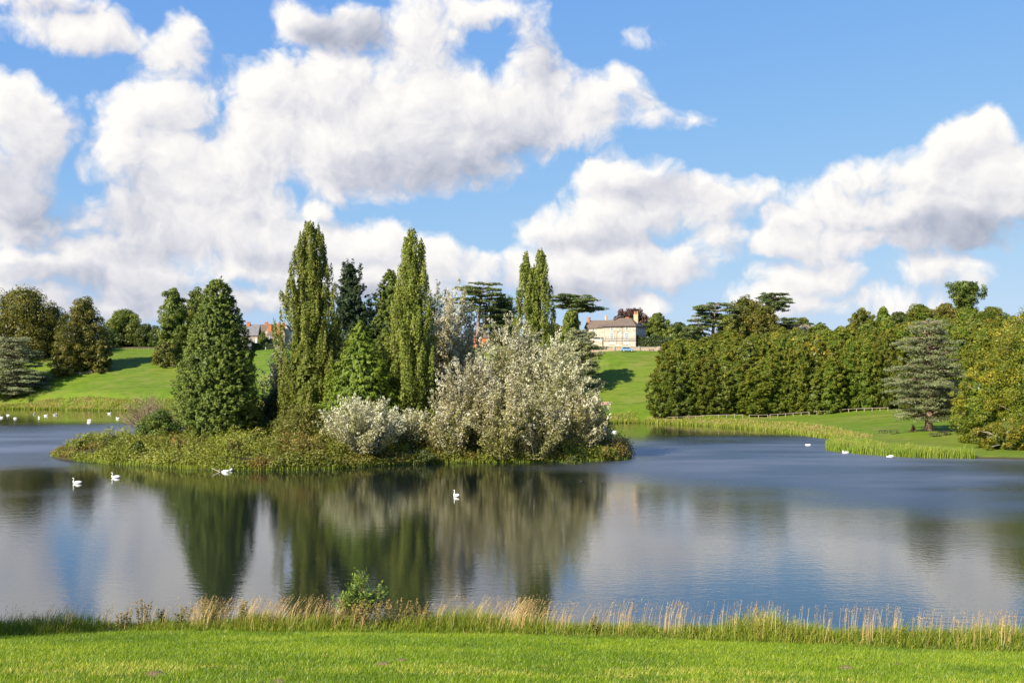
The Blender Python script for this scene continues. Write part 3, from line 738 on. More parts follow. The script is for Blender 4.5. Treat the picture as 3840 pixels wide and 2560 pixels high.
def shrub(name, px, top, d, w, label, mat, n=5000, nclump=30, prof=MOUND, cr=.17, leaf=None, loc=None, group=None, **kw):
    loc = at(px, d) if loc is None else loc; H = hgt(top, d, loc[2])
    me, tr = broad_parts(H, w, .0, prof, n, nclump, leaf or .34 * d / 180, cr, .85, .6, .62, trunk_r=.09, **kw)
    return finish(name, loc, me, mat, tr, label, 'shrub', group)
shrub('dark_shrub', 1040, 1450, 197, 8.5, 'dark green shrub in the shade right of the big cypress', L_DSH, 6000)
shrub('olive_shrub', 1140, 1512, 176, 8.6, 'rounded olive shrub at the foot of the tallest poplar', L_OLV, 8000, 40)
shrub('dark_shrub', 975, 1560, 192, 8.0, 'low dark shrub against the right foot of the big cypress', L_DSH, 5000)
shrub('green_shrub', 595, 1535, 186, 7.8, 'rounded dark green shrub left of the big cypress', L_CYP, 8000, 34)
shrub('dark_shrub', 2070, 1230, 216, 7.0, 'green bush beside the two-topped poplar', L_DSH, 5000, prof=TALL)
shrub('dark_willow', 2205, 1480, 193, 8.2, 'dark twiggy willow behind the silver clump at the right', L_DSH, 4500, 34, prof=OVAL)
shrub('dark_shrub', 1600, 1420, 190, 7.5, 'shaded bush between middle poplar and silver clump', L_DSH, 4500)
shrub('dark_shrub', 1215, 1470, 190, 8.0, 'shaded bush right of the tallest poplar foot', L_DSH, 4000)

def twig_shrub(px, top, d, w, label):
    loc = at(px, d); H = hgt(top, d, loc[2]); mb = MB()
    for i in range(150):
        a = rng.random() * 6.283; sp = rng.random() ** .6 * w * .5
        e = np.array((math.cos(a) * sp, math.sin(a) * sp, H * (1 - .55 * (sp / (w * .5)) ** 2) * rng.uniform(.55, 1.05)))
        pth = limb_path((rng.normal() * .3, rng.normal() * .3, 0), e, .10, 3); mb.tube(pth, [.07, .05, .035, .02], 3)
        for q in range(7):
            b = pth[1] + (pth[3] - pth[1]) * rng.random(); t = unit((e - b) * .3 + rng.normal(size=3) * 1.0 + np.array((0, 0, .5)))
            mb.tube([b, b + t * rng.uniform(.6, 1.6)], [.028, .014], 3)
    r = empty('bare_willow', loc, 0, label, 'shrub')
    obj('branch', mb.mesh('branch'), surf('dry_brown_twigs', (.27, .195, .125), .9, .35, 2.0), r)
    pts = rng.normal(size=(900, 3)) * np.array((w * .22, w * .22, H * .2)) + np.array((0, 0, H * .55))
    obj('foliage', leaf_mesh('foliage', pts, rdir(900), .20, .5), L_COV, r)
    return r
twig_shrub(560, 1468, 206, 12.5, 'leafless brown willow thicket at the left of the island')

def ground_cover():
    bb0 = ISLAND.min(0); bb1 = ISLAND.max(0)
    q = rng.uniform(bb0, bb1, (9000, 2)); sdi = poly_sd(q, ISLAND)
    q = q[(sdi > .9) & (sdi < 26) & (q[:, 1] < 190 + 14 * (q[:, 0] < -45))]; q = q[:1700]
    bd = np.concatenate([ISLAND[i] + (ISLAND[(i + 1) % len(ISLAND)] - ISLAND[i]) * rng.random((46, 1)) for i in range(17)]); bd = bd + rng.normal(size=bd.shape) * .25 + np.array((0, .9)); bd[:, 0] = bd[:, 0] * .985 - .4; q = np.concatenate([q, bd])
    sdi = poly_sd(q, ISLAND); z = ground(q[:, 0], q[:, 1])
    hm = .5 + 3.2 * vnoise(q[:, 0], q[:, 1], 6, 4) ** 1.4 + 1.5 * vnoise(q[:, 0], q[:, 1], 2.2, 9)
    hm *= np.clip(.50 + sdi / 9, 0, 1.0) * np.interp(q[:, 0], [-75, -45, -20, 0], [.5, .72, .9, 1])
    rr = rng.uniform(.7, 1.4, len(q)); hm = hm * rng.uniform(.45, 1.35, len(q))
    C = np.stack([q[:, 0], q[:, 1], np.maximum(z, .15) + hm * .30], 1); Rr = np.stack([rr, rr, hm * .8], 1)
    patch = .5 * vnoise(q[:, 0], q[:, 1], 9, 21) + .5 * vnoise(q[:, 0], q[:, 1], 3.2, 22)
    patch = np.clip((patch - .5) * 2.4 + .50 - .20 * np.clip((q[:, 0] - 4) / 12, 0, 1), 0, 1)
    pts, nr, rn, ci = clumps(C, Rr, 190000, .5, .7, .75, patch, .66)
    keep = pts[:, 2] > .05
    me = leaf_mesh('island_undergrowth', pts[keep], nr[keep] + np.array((0, 0, .25)), .235, .75, rn[keep])
    tag(obj('island_undergrowth', me, L_COV), 'tangle of brambles and nettles covering the island shore', kind='stuff')
ground_cover()
for i_, (px_, d_, h_, w_, mt_, lab_) in enumerate([
    (300, 176, 1.5, 3.6, 'L_COV', 'low russet bramble mound near the left tip of the island'), (420, 172, 2.2, 4.2, 'L_OLV', 'rounded bramble left of the dark green shrub at the shore'), (520, 166, 1.6, 3.4, 'L_DSH', 'small dark bush on the island shore below the willow thicket'),
    (660, 168, 2.0, 4.4, 'L_COV', 'bramble mound in front of the rounded green shrub'), (760, 162, 1.5, 3.6, 'L_OLV', 'low olive bush at the shore before the big cypress'), (880, 160, 2.2, 4.0, 'L_COV', 'bramble mound behind the two island-edge swans'),
    (960, 168, 2.8, 5.0, 'L_OLV', 'olive bush right of the big cypress foot'), (1060, 163, 2.4, 4.6, 'L_COV', 'russet bramble mound between cypress and round silver bush'), (1150, 160, 2.2, 4.2, 'L_DSH', 'dark green bush at the shore left of the round silver bush'), (1215, 164, 3.0, 4.0, 'L_OLV', 'taller olive bush against the round silver bush'),
    (1590, 164, 1.8, 3.4, 'L_DSH', 'dark bush at the waterline between the silver bushes'), (2270, 170, 1.8, 3.6, 'L_COV', 'russet bramble mound at the right tip of the island'), (2150, 165, 1.6, 3.2, 'L_DSH', 'dark low bush under the right silver poplars')]):
    c_ = at(px_, d_); shrub('bramble_bush', px_, HZ - (c_[2] + h_ - CH) * F / d_, d_, w_, lab_, globals()[mt_], 1500, 16, leaf=.30)

# ---- cedars ------------------------------------------------------------------------------------
def cone_plates(H, w, z0=.08, n=16, top=.25, blob=1.0):
    out = []
    n = int(n * 1.4)
    for i in range(n):
        t = z0 + (1 - z0) * (i + .5) / n
        out.append((t, w * .5 * np.interp(t, [0, .12, .35, .7, 1], [.86, 1.0, .95, .68, top]) * rng.uniform(.72, 1.15), None, 1.7 * blob))
    return out
c_ = P(3483, 1613, 222); c_[2] = gz(c_[0], c_[1])
cedar(3483, 222, 22.4, cone_plates(22.4, 17.0, .10, 15, .42), 'blue-grey cedar with tiered branches behind the picnic tables', L_CED, .36, 24000, loc=c_, trunk_r=.75, name='blue_cedar')
c_ = at(2178, 335)
cedar(2178, 335, hgt(1238, 335, c_[2]), cone_plates(19, 17.5, .12, 13, .40), 'grey-green cedar on the slope beside the silver clump', L_CED, .5, 16000, loc=c_, trunk_r=.8, name='blue_cedar')
c_ = at(40, 432)
cedar(40, 432, hgt(1262, 432, c_[2]), cone_plates(24, 32, .06, 15, .50, 1.5), 'broad grey cedar at the left edge above the far shore', L_CED, .62, 19000, loc=c_, trunk_r=1.0, name='blue_cedar')
def leb(px, d, top, w, label, lean=(0, 0), forks=None, bare=.45, n=8000, side=None):
    c = at(px, d); H = hgt(top, d, c[2]); pl = []
    for i in range(8):
        t = bare + (1 - bare) * (i + .6) / 8
        for k in range(4):
            a = rng.random() * 6.283
            pl.append((t, w * .5 * np.interp(t, [bare, .75, .9, 1], [.55, .95, 1, .7]) * rng.uniform(.7, 1.1), a, 1.6))
    for s in (side or []): pl.append(s)
    return cedar(px, d, H, pl, label, L_LEB, .62, n, lean, .75, forks, 'lebanon_cedar', loc=c, thick=.38)
leb(1790, 412, 1056, 21, 'flat-topped dark cedar with a tall bare forked trunk', (2.5, 0), [[(.5, 0, 0), (2.6, 0, 9), (4.5, 0, 17), (6, 0, 22)]], .55, 11000, [(.5, 15, 0.0, 2.2), (.42, 14, .1, 2.2), (.58, 16, -.1, 2.2), (.34, 12, -.2, 2.0)])
leb(2165, 398, 1107, 23, 'flat-topped cedar spreading over the round evergreen left of the house', (0, 0), None, .70, 8000)
leb(2672, 400, 1132, 17, 'leaning cedar with pale trunks left of the hilltop trees', (1.5, 0), [[(0, 0, 0), (-2.4, 0, 4), (-5, 0, 9), (-7, 0, 12)]], .45, 9000, [(.52, 10, 3.1, 2.0), (.45, 11, 3.3, 2.0), (.36, 10, 3.0, 1.8), (.62, 9, 3.14, 1.8), (.28, 11, 3.2, 1.8)])
leb(2895, 412, 1098, 15, 'dark cedar crown poking out above the right of the hilltop trees', (1, 0), None, .70, 5000)
leb(2960, 405, 1190, 14, 'low dark cedar boughs beside the ruined stone wall', (0, 0), None, .3, 4000)

# ---- far left wood and single trees --------------------------------------------------------------
broadleaf('lime_tree', 85, 1075, 474, 36, ROUND, 'huge dark olive tree at the left edge of the view', L_BRO, .02, 15000, 84)
broadleaf('lime_tree', -130, 1100, 470, 26, ROUND, 'dark tree cut by the left edge of the view', L_BRO, .02, 7000, 46)
broadleaf('lime_tree', 195, 1150, 480, 17, OVAL, 'dark narrow tree between the two olive trees at the left', L_DSH, .02, 6000, 40)
broadleaf('oak_tree', 312, 1112, 455, 21, TALL, 'upright olive tree behind the short curved fence at the left', L_BRO, .01, 11000, 64)
broadleaf('oak_tree', 250, 1290, 447, 13, MOUND, 'low leafy skirt tree just inside the left curved fence', L_BRO, .0, 4500, 34)
broadleaf('oak_tree', 375, 1270, 450, 9, MOUND, 'small leafy tree at the right end of the left curved fence', L_BRO, .0, 3500, 26)
broadleaf('ash_tree', 465, 1158, 520, 20, ROUND, 'round dark green tree behind the shaded hollow at the left', L_BRG, .0, 7000, 46)
broadleaf('ash_tree', 540, 1215, 515, 16, ROUND, 'lower dark tree beside the hollow hedge, left one', L_DSH, .0, 5000, 36)
broadleaf('ash_tree', 600, 1250, 512, 13, ROUND, 'lower dark tree beside the hollow hedge, right one', L_DSH, .0, 4000, 30)
broadleaf('ash_tree', 420, 1230, 512, 14, MOUND, 'dark shrubby tree at the left of the shaded hollow', L_DSH, .0, 4500, 34)
broadleaf('oak_tree', 650, 1075, 465, 15.5, TALL, 'tall airy olive tree left of the big cypress', L_BRG, .03, 8500, 52, cr=.13)
broadleaf('oak_tree', 735, 1082, 468, 14, TALL, 'tall airy olive tree directly behind the big cypress', L_BRG, .03, 7000, 46, cr=.13)
broadleaf('oak_tree', 622, 1282, 457, 12, MOUND, 'leafy bush tree inside the second curved fence', L_BRO, .0, 4000, 30)
broadleaf('ash_tree', 1880, 1108, 425, 17, ROUND, 'dark broad tree right of the tall bare-trunked cedar', L_DSH, .03, 6000, 40)
broadleaf('holm_oak', 2140, 1158, 384, 9.5, OVAL, 'rounded dense evergreen left of the stone house', L_BRG, .0, 6500, 44)
broadleaf('holm_oak', 2090, 1215, 388, 8, OVAL, 'brownish tree left of the rounded evergreen', L_BRO, .0, 3500, 30)
broadleaf('copper_beech', 2372, 1153, 425, 13.5, ROUND, 'purple-leaved beech rising behind the house roof', L_PUR, .1, 6000, 44)
broadleaf('lime_tree', 2462, 1172, 405, 10.5, OVAL, 'leafy green tree just right of the stone house', L_BRG, .0, 5500, 40)
broadleaf('lime_tree', 2515, 1225, 402, 9, ROUND, 'smaller green tree right of the house hedge', L_BRG, .0, 4000, 30)
broadleaf('yew_tree', 2545, 1207, 415, 9, ROUND, 'dark bushy tree between the house and the leaning cedar, left one', L_DSH, .0, 3500, 30)
broadleaf('yew_tree', 2595, 1215, 412, 9, ROUND, 'dark bushy tree between the house and the leaning cedar, right one', L_DSH, .0, 3500, 30)
broadleaf('bay_bush', 2560, 1262, 385, 13, MOUND, 'dark laurel mass below the leaning cedar', L_DSH, .0, 5000, 36)
broadleaf('oak_tree', 2790, 1112, 408, 17, ROUND, 'big olive oak on the hilltop right of the leaning cedar', L_BRO, .0, 9000, 56)
broadleaf('oak_tree', 2865, 1140, 402, 15, ROUND, 'second olive oak on the hilltop under the dark cedar crown', L_BRO, .0, 7500, 48)
broadleaf('oak_tree', 2740, 1180, 398, 11, ROUND, 'green tree at the foot of the hilltop oaks', L_BRG, .0, 4500, 34)
broadleaf('thorn_tree', 3010, 1190, 436, 7.5, ROUND, 'small reddish tree behind the ruined stone wall', L_BEE, .1, 2500, 24)
broadleaf('ash_tree', 3232, 1155, 425, 9.5, OVAL, 'brown-grey tree standing on the right skyline', L_BRO, .0, 4500, 34)
conifer(3312, 1150, 412, 9.5, SPIRE, 'green conical tree on the right skyline', L_CYB, 5000, 2.2, .9 * .46, 'green_conifer', .8, .2, .2)
broadleaf('ash_tree', 3375, 1168, 430, 10, ROUND, 'dark green tree right of the conical skyline tree', L_DSH, .0, 3500, 30)
WOODL = ['leftmost olive tree of the right-hand crest wood', 'olive crest tree just left of the tall open-crowned one', 'olive crest tree under the tall open-crowned one', 'rightmost olive tree of the right-hand crest wood',
         'upper tree of the slope wood right of the blue cedar top', 'slope tree below the tall open-crowned one', 'lowest slope tree beside the great beech', 'slope tree behind the top of the blue cedar', 'slope tree hidden mostly by the blue cedar']
for i, (px, top, d, w) in enumerate([(3450, 1140, 430, 16), (3545, 1135, 440, 14), (3630, 1150, 425, 15), (3720, 1150, 420, 14), (3560, 1190, 380, 13), (3640, 1200, 372, 14), (3700, 1215, 350, 12), (3400, 1205, 400, 12), (3480, 1215, 360, 12)]):
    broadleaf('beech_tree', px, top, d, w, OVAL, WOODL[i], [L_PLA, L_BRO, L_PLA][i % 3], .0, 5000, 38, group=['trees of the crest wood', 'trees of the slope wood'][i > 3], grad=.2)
broadleaf('ash_tree', 3620, 1048, 428, 15, [(0, .3), (.2, .45), (.45, .62), (.6, .9), (.78, 1), (.9, .8), (1, .3)], 'tall open-crowned tree standing above the right-hand wood', L_BRG, .25, 5000, 44, cr=.11, shell=.8)
broadleaf('beech_tree', 3860, 1160, 330, 16, ROUND, 'brownish tree at the right edge above the big beech', L_BRO, .0, 5000, 38)

# the big beech over the water at the right edge
def big_beech():
    for px, top, d, w, lab, n in [(3930, 1130, 196, 27, 'great golden-green beech hanging over the water at the right edge', 42000), (3705, 1350, 201, 13.5, 'lower yellowish beech beside the blue cedar', 17000), (3800, 1575, 187, 13, 'dark beech skirt dipping to the reeds', 9000)]:
        c = np.array(((px - 1920) / F * d, d, .6)); H = hgt(top, d, .6)
        me, tr = broad_parts(H, w, .02, [(0, .8), (.15, .95), (.35, 1), (.6, .86), (.8, .62), (.93, .35), (1, .1)], n, int(n / 220), .40, .085, .75, .6, .6, grad=.30, trunk_r=.5)
        finish('beech_tree', c, me, L_BEE, tr, lab, bark=BARKP)
big_beech()

# ---- plantation: rows of young trees up the hill ---------------------------------------------------
def plantation():
    protos = []
    for i in range(7):
        H, w = 15.0, rng.uniform(6.6, 9.4)
        prof = [(0, .80), (.12, .97), (.32, 1), (.58, .90), (.78, .68), (.92, .40), (1, .12)]
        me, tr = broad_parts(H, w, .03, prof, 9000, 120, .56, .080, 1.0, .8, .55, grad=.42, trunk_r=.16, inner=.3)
        protos.append((me, tr.mesh('trunk', True)))
    spots = []
    edge = [(2478, 300), (2560, 298), (2660, 295), (2760, 293), (2860, 291), (2960, 289), (3060, 286), (3160, 284), (3260, 281), (3350, 279), (3430, 277), (3830, 262)]
    ex = np.array([e[0] for e in edge]); ed = np.array([e[1] for e in edge])
    for row in range(9):
        px = 2500 + (row % 2) * 26 + row * 5 + (rng.random() * 10)
        while px < 3820:
            d = np.interp(px, ex, ed) + 3 + row * 12.0 + rng.normal() * 1.5
            # the wood narrows to the left up the slope
            if not (row > 5 and px < 2640): spots.append((px + rng.normal() * 5, d, row))
            px += rng.uniform(46, 68) * (1 if row < 1 else 1.15)
    for px, d, row in spots:
        x = (px - 1920) / F * d; z = gz(x, d)
        top = 1294 + rng.normal() * 13 - row * 4.5 + np.interp(px, [2480, 2700, 3200, 3500], [4, -10, -34, -60])
        H = (CH - (top - HZ) / F * d) - z
        if row == 0: H *= rng.uniform(.66, 1.0)
        H = max(4.5 if row > 2 else 8.0, min(24, H))
        me, tm = protos[rng.integers(7)]
        r = empty('young_tree', (x, d, z - .1), rng.random() * 6.28, 'olive-green young tree of the dense plantation behind the rail fence' if row == 0 else 'tree packed inside the plantation, only its crown top showing', 'tree', 'front row of the plantation' if row == 0 else 'inner rows of the plantation')
        s = H / 15.0; sw = rng.uniform(1.0, 1.55) * (1.05 if row == 0 else 1.1)
        r.scale = (sw, sw, s)
        obj('trunk', tm, BARKP, r); k_ = rng.random(); cm = L_BEE if k_ < .04 else (L_BRG if k_ < .22 else L_PLA)
        o = obj('crown', me, L_PLA, r); o.material_slots[0].link = 'OBJECT'; o.material_slots[0].material = cm
plantation()

# the tree on the lawn slope whose shadow lies over the left of the near bank
c_ = np.array((-31.0, 27.0, gz(-31.0, 27.0)))
me_, tr_ = broad_parts(12.5, 14.0, .22, ROUND, 9000, 50, .30, .14, .8, .6, .6)
finish('oak_tree', c_, me_, L_BRO, tr_, 'oak left of the view shading the near bank')

# ------------------------------------------------------------------ buildings
STONE = surf('cream_limestone', (.385, .32, .24), .9, .3, .9, .2, .25, 6, color2=(.45, .385, .30))
STONE2 = surf('brown_cotswold_stone', (.30, .235, .16), .9, .3, 1.2, .2, .3, 6)
TILE = surf('brown_stone_tiles', (.15, .11, .082), .9, .35, 2.6, .2, .6, 9)
SLATE = surf('grey_slate', (.17, .16, .165), .8, .3, 2.2, .3, .5, 9)
BRICK = surf('orange_red_brick', (.46, .155, .055), .9, .25, 4.0, .2, .3, 14)
POTS = surf('clay_chimney_pot', (.55, .30, .14), .85, .2, 8)
WHITE = surf('white_paint', (.74, .74, .71), .6, .06, 6)
LEAD = surf('grey_lead', (.16, .165, .18), .5, .2, 5)
GREYW = surf('grey_rendered_wall', (.16, .165, .19), .9, .2, 2)
DARK = surf('dark_iron', (.03, .03, .032), .5, .2, 8)
def glass_mat():
    m, t, out = base_mat('window_glass')
    p = principled(t, (.035, .04, .045), .08, .5); t.l.new(p.outputs[0], out.inputs[0]); return m
GLASS = glass_mat()

def window(parent, x, z, w, h, y, nx=2, nz=2, side=None, frame=.12, bar=.06, sill=True):
    """sash window on a wall whose outer face is y (front, facing -y) or x=side (facing +x, then x is the y coordinate)"""
    def bx(mb, a0, a1, d0, d1, z0, z1):
        if side is None: mb.box(a0, a1, y - d1, y - d0, z0, z1)
        else: mb.box(side + d0, side + d1, a0, a1, z0, z1)
    g = MB(); bx(g, x + frame * .5, x + w - frame * .5, .01, .03, z + frame * .5, z + h - frame * .5)
    win = g.build('window', GLASS, parent)
    f = MB()
    bx(f, x, x + frame, .005, .09, z, z + h); bx(f, x + w - frame, x + w, .005, .09, z, z + h)
    bx(f, x + frame, x + w - frame, .005, .09, z, z + frame); bx(f, x + frame, x + w - frame, .005, .09, z + h - frame, z + h)
    for i in range(1, nx): bx(f, x + w * i / nx - bar / 2, x + w * i / nx + bar / 2, .032, .07, z + frame, z + h - frame)
    for i in range(1, nz): bx(f, x + frame, x + w - frame, .034, .068, z + h * i / nz - bar / 2, z + h * i / nz + bar / 2)
    f.build('frame', WHITE, win)
    if sill:
        s = MB(); bx(s, x - .12, x + w + .12, .004, .16, z - .14, z - .004); s.build('sill', STONE, win)
    return win
def chimney(parent, x, y, z0, z1, sx, sy, mat, pots=2, ph=.8):
    c = MB(); c.box(x - sx / 2, x + sx / 2, y - sy / 2, y + sy / 2, z0, z1 - .3); c.box(x - sx / 2 - .1, x + sx / 2 + .1, y - sy / 2 - .1, y + sy / 2 + .1, z1 - .3, z1)
    ch = c.build('chimney', mat, parent)
    for i in range(pots):
        px_ = x + (i - (pots - 1) / 2) * sx / max(pots, 1)
        p = MB(); p.tube([(px_, y, z1 - .02), (px_, y, z1 + ph * .9), (px_, y, z1 + ph)], [.17, .13, .16], 8); p.build('chimney_pot', POTS, ch)
    return ch
def gable_roof(mb, x0, x1, y0, y1, ze, zr, ov=.35, th=.22, along='x'):
    """solid ridge roof with overhang"""
    if along == 'x':
        ym = (y0 + y1) / 2; k = (zr - ze) / (ym - y0)
        mb.prism([(y0 - ov, ze - ov * k), (ym, zr), (y1 + ov, ze - ov * k), (y1 + ov, ze - ov * k + th), (ym, zr + th), (y0 - ov, ze - ov * k + th)][::1], 'x', x0 - ov, x1 + ov)
    else:
        xm = (x0 + x1) / 2; k = (zr - ze) / (xm - x0)
        mb.prism([(x0 - ov, ze - ov * k), (xm, zr), (x1 + ov, ze - ov * k), (x1 + ov, ze - ov * k + th), (xm, zr + th), (x0 - ov, ze - ov * k + th)], 'y', y0 - ov, y1 + ov)
    return mb

def main_house():
    rot = R(-22)                                   # facade turned a little to the left
    c = P(2150 + 565 / 5.004, 1315, 381)
    z0 = gz(c[0], c[1]) - .4
    c[2] = z0
    h = empty('stone_house', c, rot, 'cream stone country house with hipped brown roof on the hill', 'house')
    W, Dp, E = 11.6, 13.4, 8.9; k = .0927 / 5.004
    def X(zx): return (zx - 565) / 590 * W
    def Z(zy): return (929 - zy) * k + .3
    w = MB(); w.box(0, W, 0, Dp, -1.5, E); w.build('wall', STONE, h)
    rt = E + 3.05; ov = .45
    r = MB(); q = 4.2
    r.add([(-ov, -ov, E - .1), (W + ov, -ov, E - .1), (W + ov, Dp + ov, E - .1), (-ov, Dp + ov, E - .1), (q, 5.6, rt), (W - q + .8, 5.6, rt), (W - q + .8, Dp - 5.2, rt), (q, Dp - 5.2, rt)],
          [(0, 1, 5, 4), (1, 2, 6, 5), (2, 3, 7, 6), (3, 0, 4, 7), (4, 5, 6, 7), (3, 2, 1, 0)])
    roof = r.build('roof', TILE, h)
    g = MB(); g.box(-ov, W + ov, -ov - .12, -ov, E - .16, E + .02); g.box(W + ov, W + ov + .12, -ov, Dp + ov, E - .16, E + .02); g.build('gutter', DARK, h)
    chimney(roof, X(1092) - .6, 7.2, E + 1.0, E + 4.35, 1.5, 1.1, surf('pale_brick', (.60, .38, .20), .9, .2, 4), 3, 1.1)
    chimney(roof, X(890) - .3, 9.0, E + 1.5, E + 3.5, 1.0, .8, BRICK, 0)
    for zx in (700, 975): window(h, X(zx), Z(548), .86, 1.5, 0, 2, 2)
    for zx in (676, 952): window(h, X(zx), Z(716), 1.58, 2.25, 0, 4, 3, bar=.10)
    for zx in (676, 950): window(h, X(zx), Z(803), 1.55, .62, 0, 3, 1, bar=.16)
    cs = MB(); cs.box(-.1, W + .1, -.14, -.003, Z(742), Z(735)); cs.build('string_course', LEAD, h)
    rl = MB()
    for zx in np.arange(575, 1150, 24): rl.box(X(zx), X(zx) + .03, -.42, -.39, Z(735), Z(690))
    rl.box(X(572), X(1152), -.43, -.38, Z(690), Z(687)); rl.build('balcony_rail', DARK, h)
    dp = MB(); dp.tube([(X(907), -.08, Z(455)), (X(907), -.08, Z(735)), (X(907), -.08, Z(810))], .05, 6); dp.build('drainpipe', DARK, h)
    dp = MB(); dp.tube([(X(880), -.07, Z(548)), (X(812), -.08, Z(582)), (X(811), -.08, Z(810))], .05, 6); dp.build('drainpipe', DARK, h)
    for i in range(4): window(h, 1.4 + i * 3.0, E - 2.6, .9, 1.7, 0, 2, 2, side=W)
    for i in range(4): window(h, 1.4 + i * 3.0, E - 5.6, .9, 1.7, 0, 2, 2, side=W)
    # lower wing on the left
    LW, wd, wy = 7.6, 7.0, 2.6; We = E - .35
    w = MB(); w.box(-LW, -.004, wy, wy + wd, -1.5, We); w.build('wing_wall', STONE, h)
    r = MB(); gable_roof(r, -LW, 2.0, wy, wy + wd, We, We + 2.6, .3); wr = r.build('wing_roof', TILE, h)
    bay = MB(); bay.box(-2.6, -.006, 1.2, wy + .02, -1.5, We - .02); bay.build('link_wall', STONE, h)
    br = MB(); br.prism([(.8, We), (wy + 1.9, We + 1.45), (wy + 2.2, We + 1.45), (wy + 2.2, We)], 'x', -2.75, .25); br.build('link_roof', TILE, h)
    chimney(wr, -LW + .5, wy + wd / 2 - .6, We + .6, We + 3.9, .8, .8, BRICK, 0)
    chimney(wr, -1.2, wy + wd / 2 + .8, We + 1.5, We + 4.2, .6, .6, surf('pale_brick', (.6, .38, .2)), 1, .6)
    window(h, -4.95, Z(580), .85, 1.75, wy, 2, 2); window(h, -4.6, Z(712), .8, 1.6, wy, 2, 3)
    po = MB(); po.box(-3.3, -.5, .3, 1.19, .9, Z(712)); po.build('porch_wall', STONE, h)
    pg = MB(); pg.box(-3.25, -.55, .35, 1.15, Z(712), Z(668)); pc = pg.build('porch_window', GLASS, h)
    pf = MB()
    for i in range(6): pf.box(-3.3 + i * .54, -3.2 + i * .54, .27, .37, Z(712), Z(668))
    pf.box(-3.3, -.5, .26, .36, Z(716), Z(708)); pf.build('frame', WHITE, pc)
    pr = MB(); pr.box(-3.45, -.4, .1, 1.3, Z(668), Z(661)); pr.build('porch_roof', STONE, h)
main_house()

def garden_wall():
    a = P(2215, 1318, 371.0); b = P(2600, 1318, 376)
    L = np.hypot(b[0] - a[0], b[1] - a[1]); ang = math.atan2(b[1] - a[1], b[0] - a[0])
    r = empty('garden_wall', (a[0], a[1], gz(a[0], a[1]) - .3), ang, 'long buff stone garden wall with piers below the country house', 'wall')
    mw = surf('buff_brick_wall', (.48, .36, .25), .9, .3, 1.4, .2, .3, 8)
    w = MB(); w.box(0, L, 0, .35, -1.5, 2.55); w.build('wall', mw, r)
    cp = MB(); cp.box(-.05, L + .05, -.07, .42, 2.55, 2.68); cp.build('coping', STONE, r)
    for zx in (758, 1232, 1600):
        x = (2150 + zx / 5.004 - 2215) / 385 * L
        p = MB(); p.box(x - .35, x + .35, -.15, .5, -1.5, 2.85); p.build('pier', STONE, r)
    # clipped hedge on the terrace behind the wall
    pts, nr = [], []
    hl = empty('clipped_hedge', P(2365, 1300, 378), 0, 'dark clipped yew hedge behind the garden wall by the house', 'hedge')
    hl.location.z = gz(*hl.location[:2]); n = 5200; Lh = 12.5
    q = rng.random((n, 3)); q[:, 0] = q[:, 0] * Lh; q[:, 1] = q[:, 1] * 2.6 - .3; q[:, 2] = q[:, 2] * (4.4 + .5 * np.sin(q[:, 0] * .9))
    fs = rng.integers(0, 3, n); q[fs == 0, 1] = -.3 + rng.normal(size=(fs == 0).sum()) * .15; q[fs == 1, 2] = 4.4 + .5 * np.sin(q[fs == 1, 0] * .9) + rng.normal(size=(fs == 1).sum()) * .12
    nn = rng.normal(size=(n, 3)) * .5 + np.where((fs == 0)[:, None], (0, -1, .2), (0, -.2, 1))
    obj('foliage', leaf_mesh('foliage', q, nn, .5, .7), L_HED, hl)
    core = MB(); core.box(.15, Lh - .15, .0, 2.0, -1, 3.6); core.build('inner_branches', BARK, hl)
garden_wall()

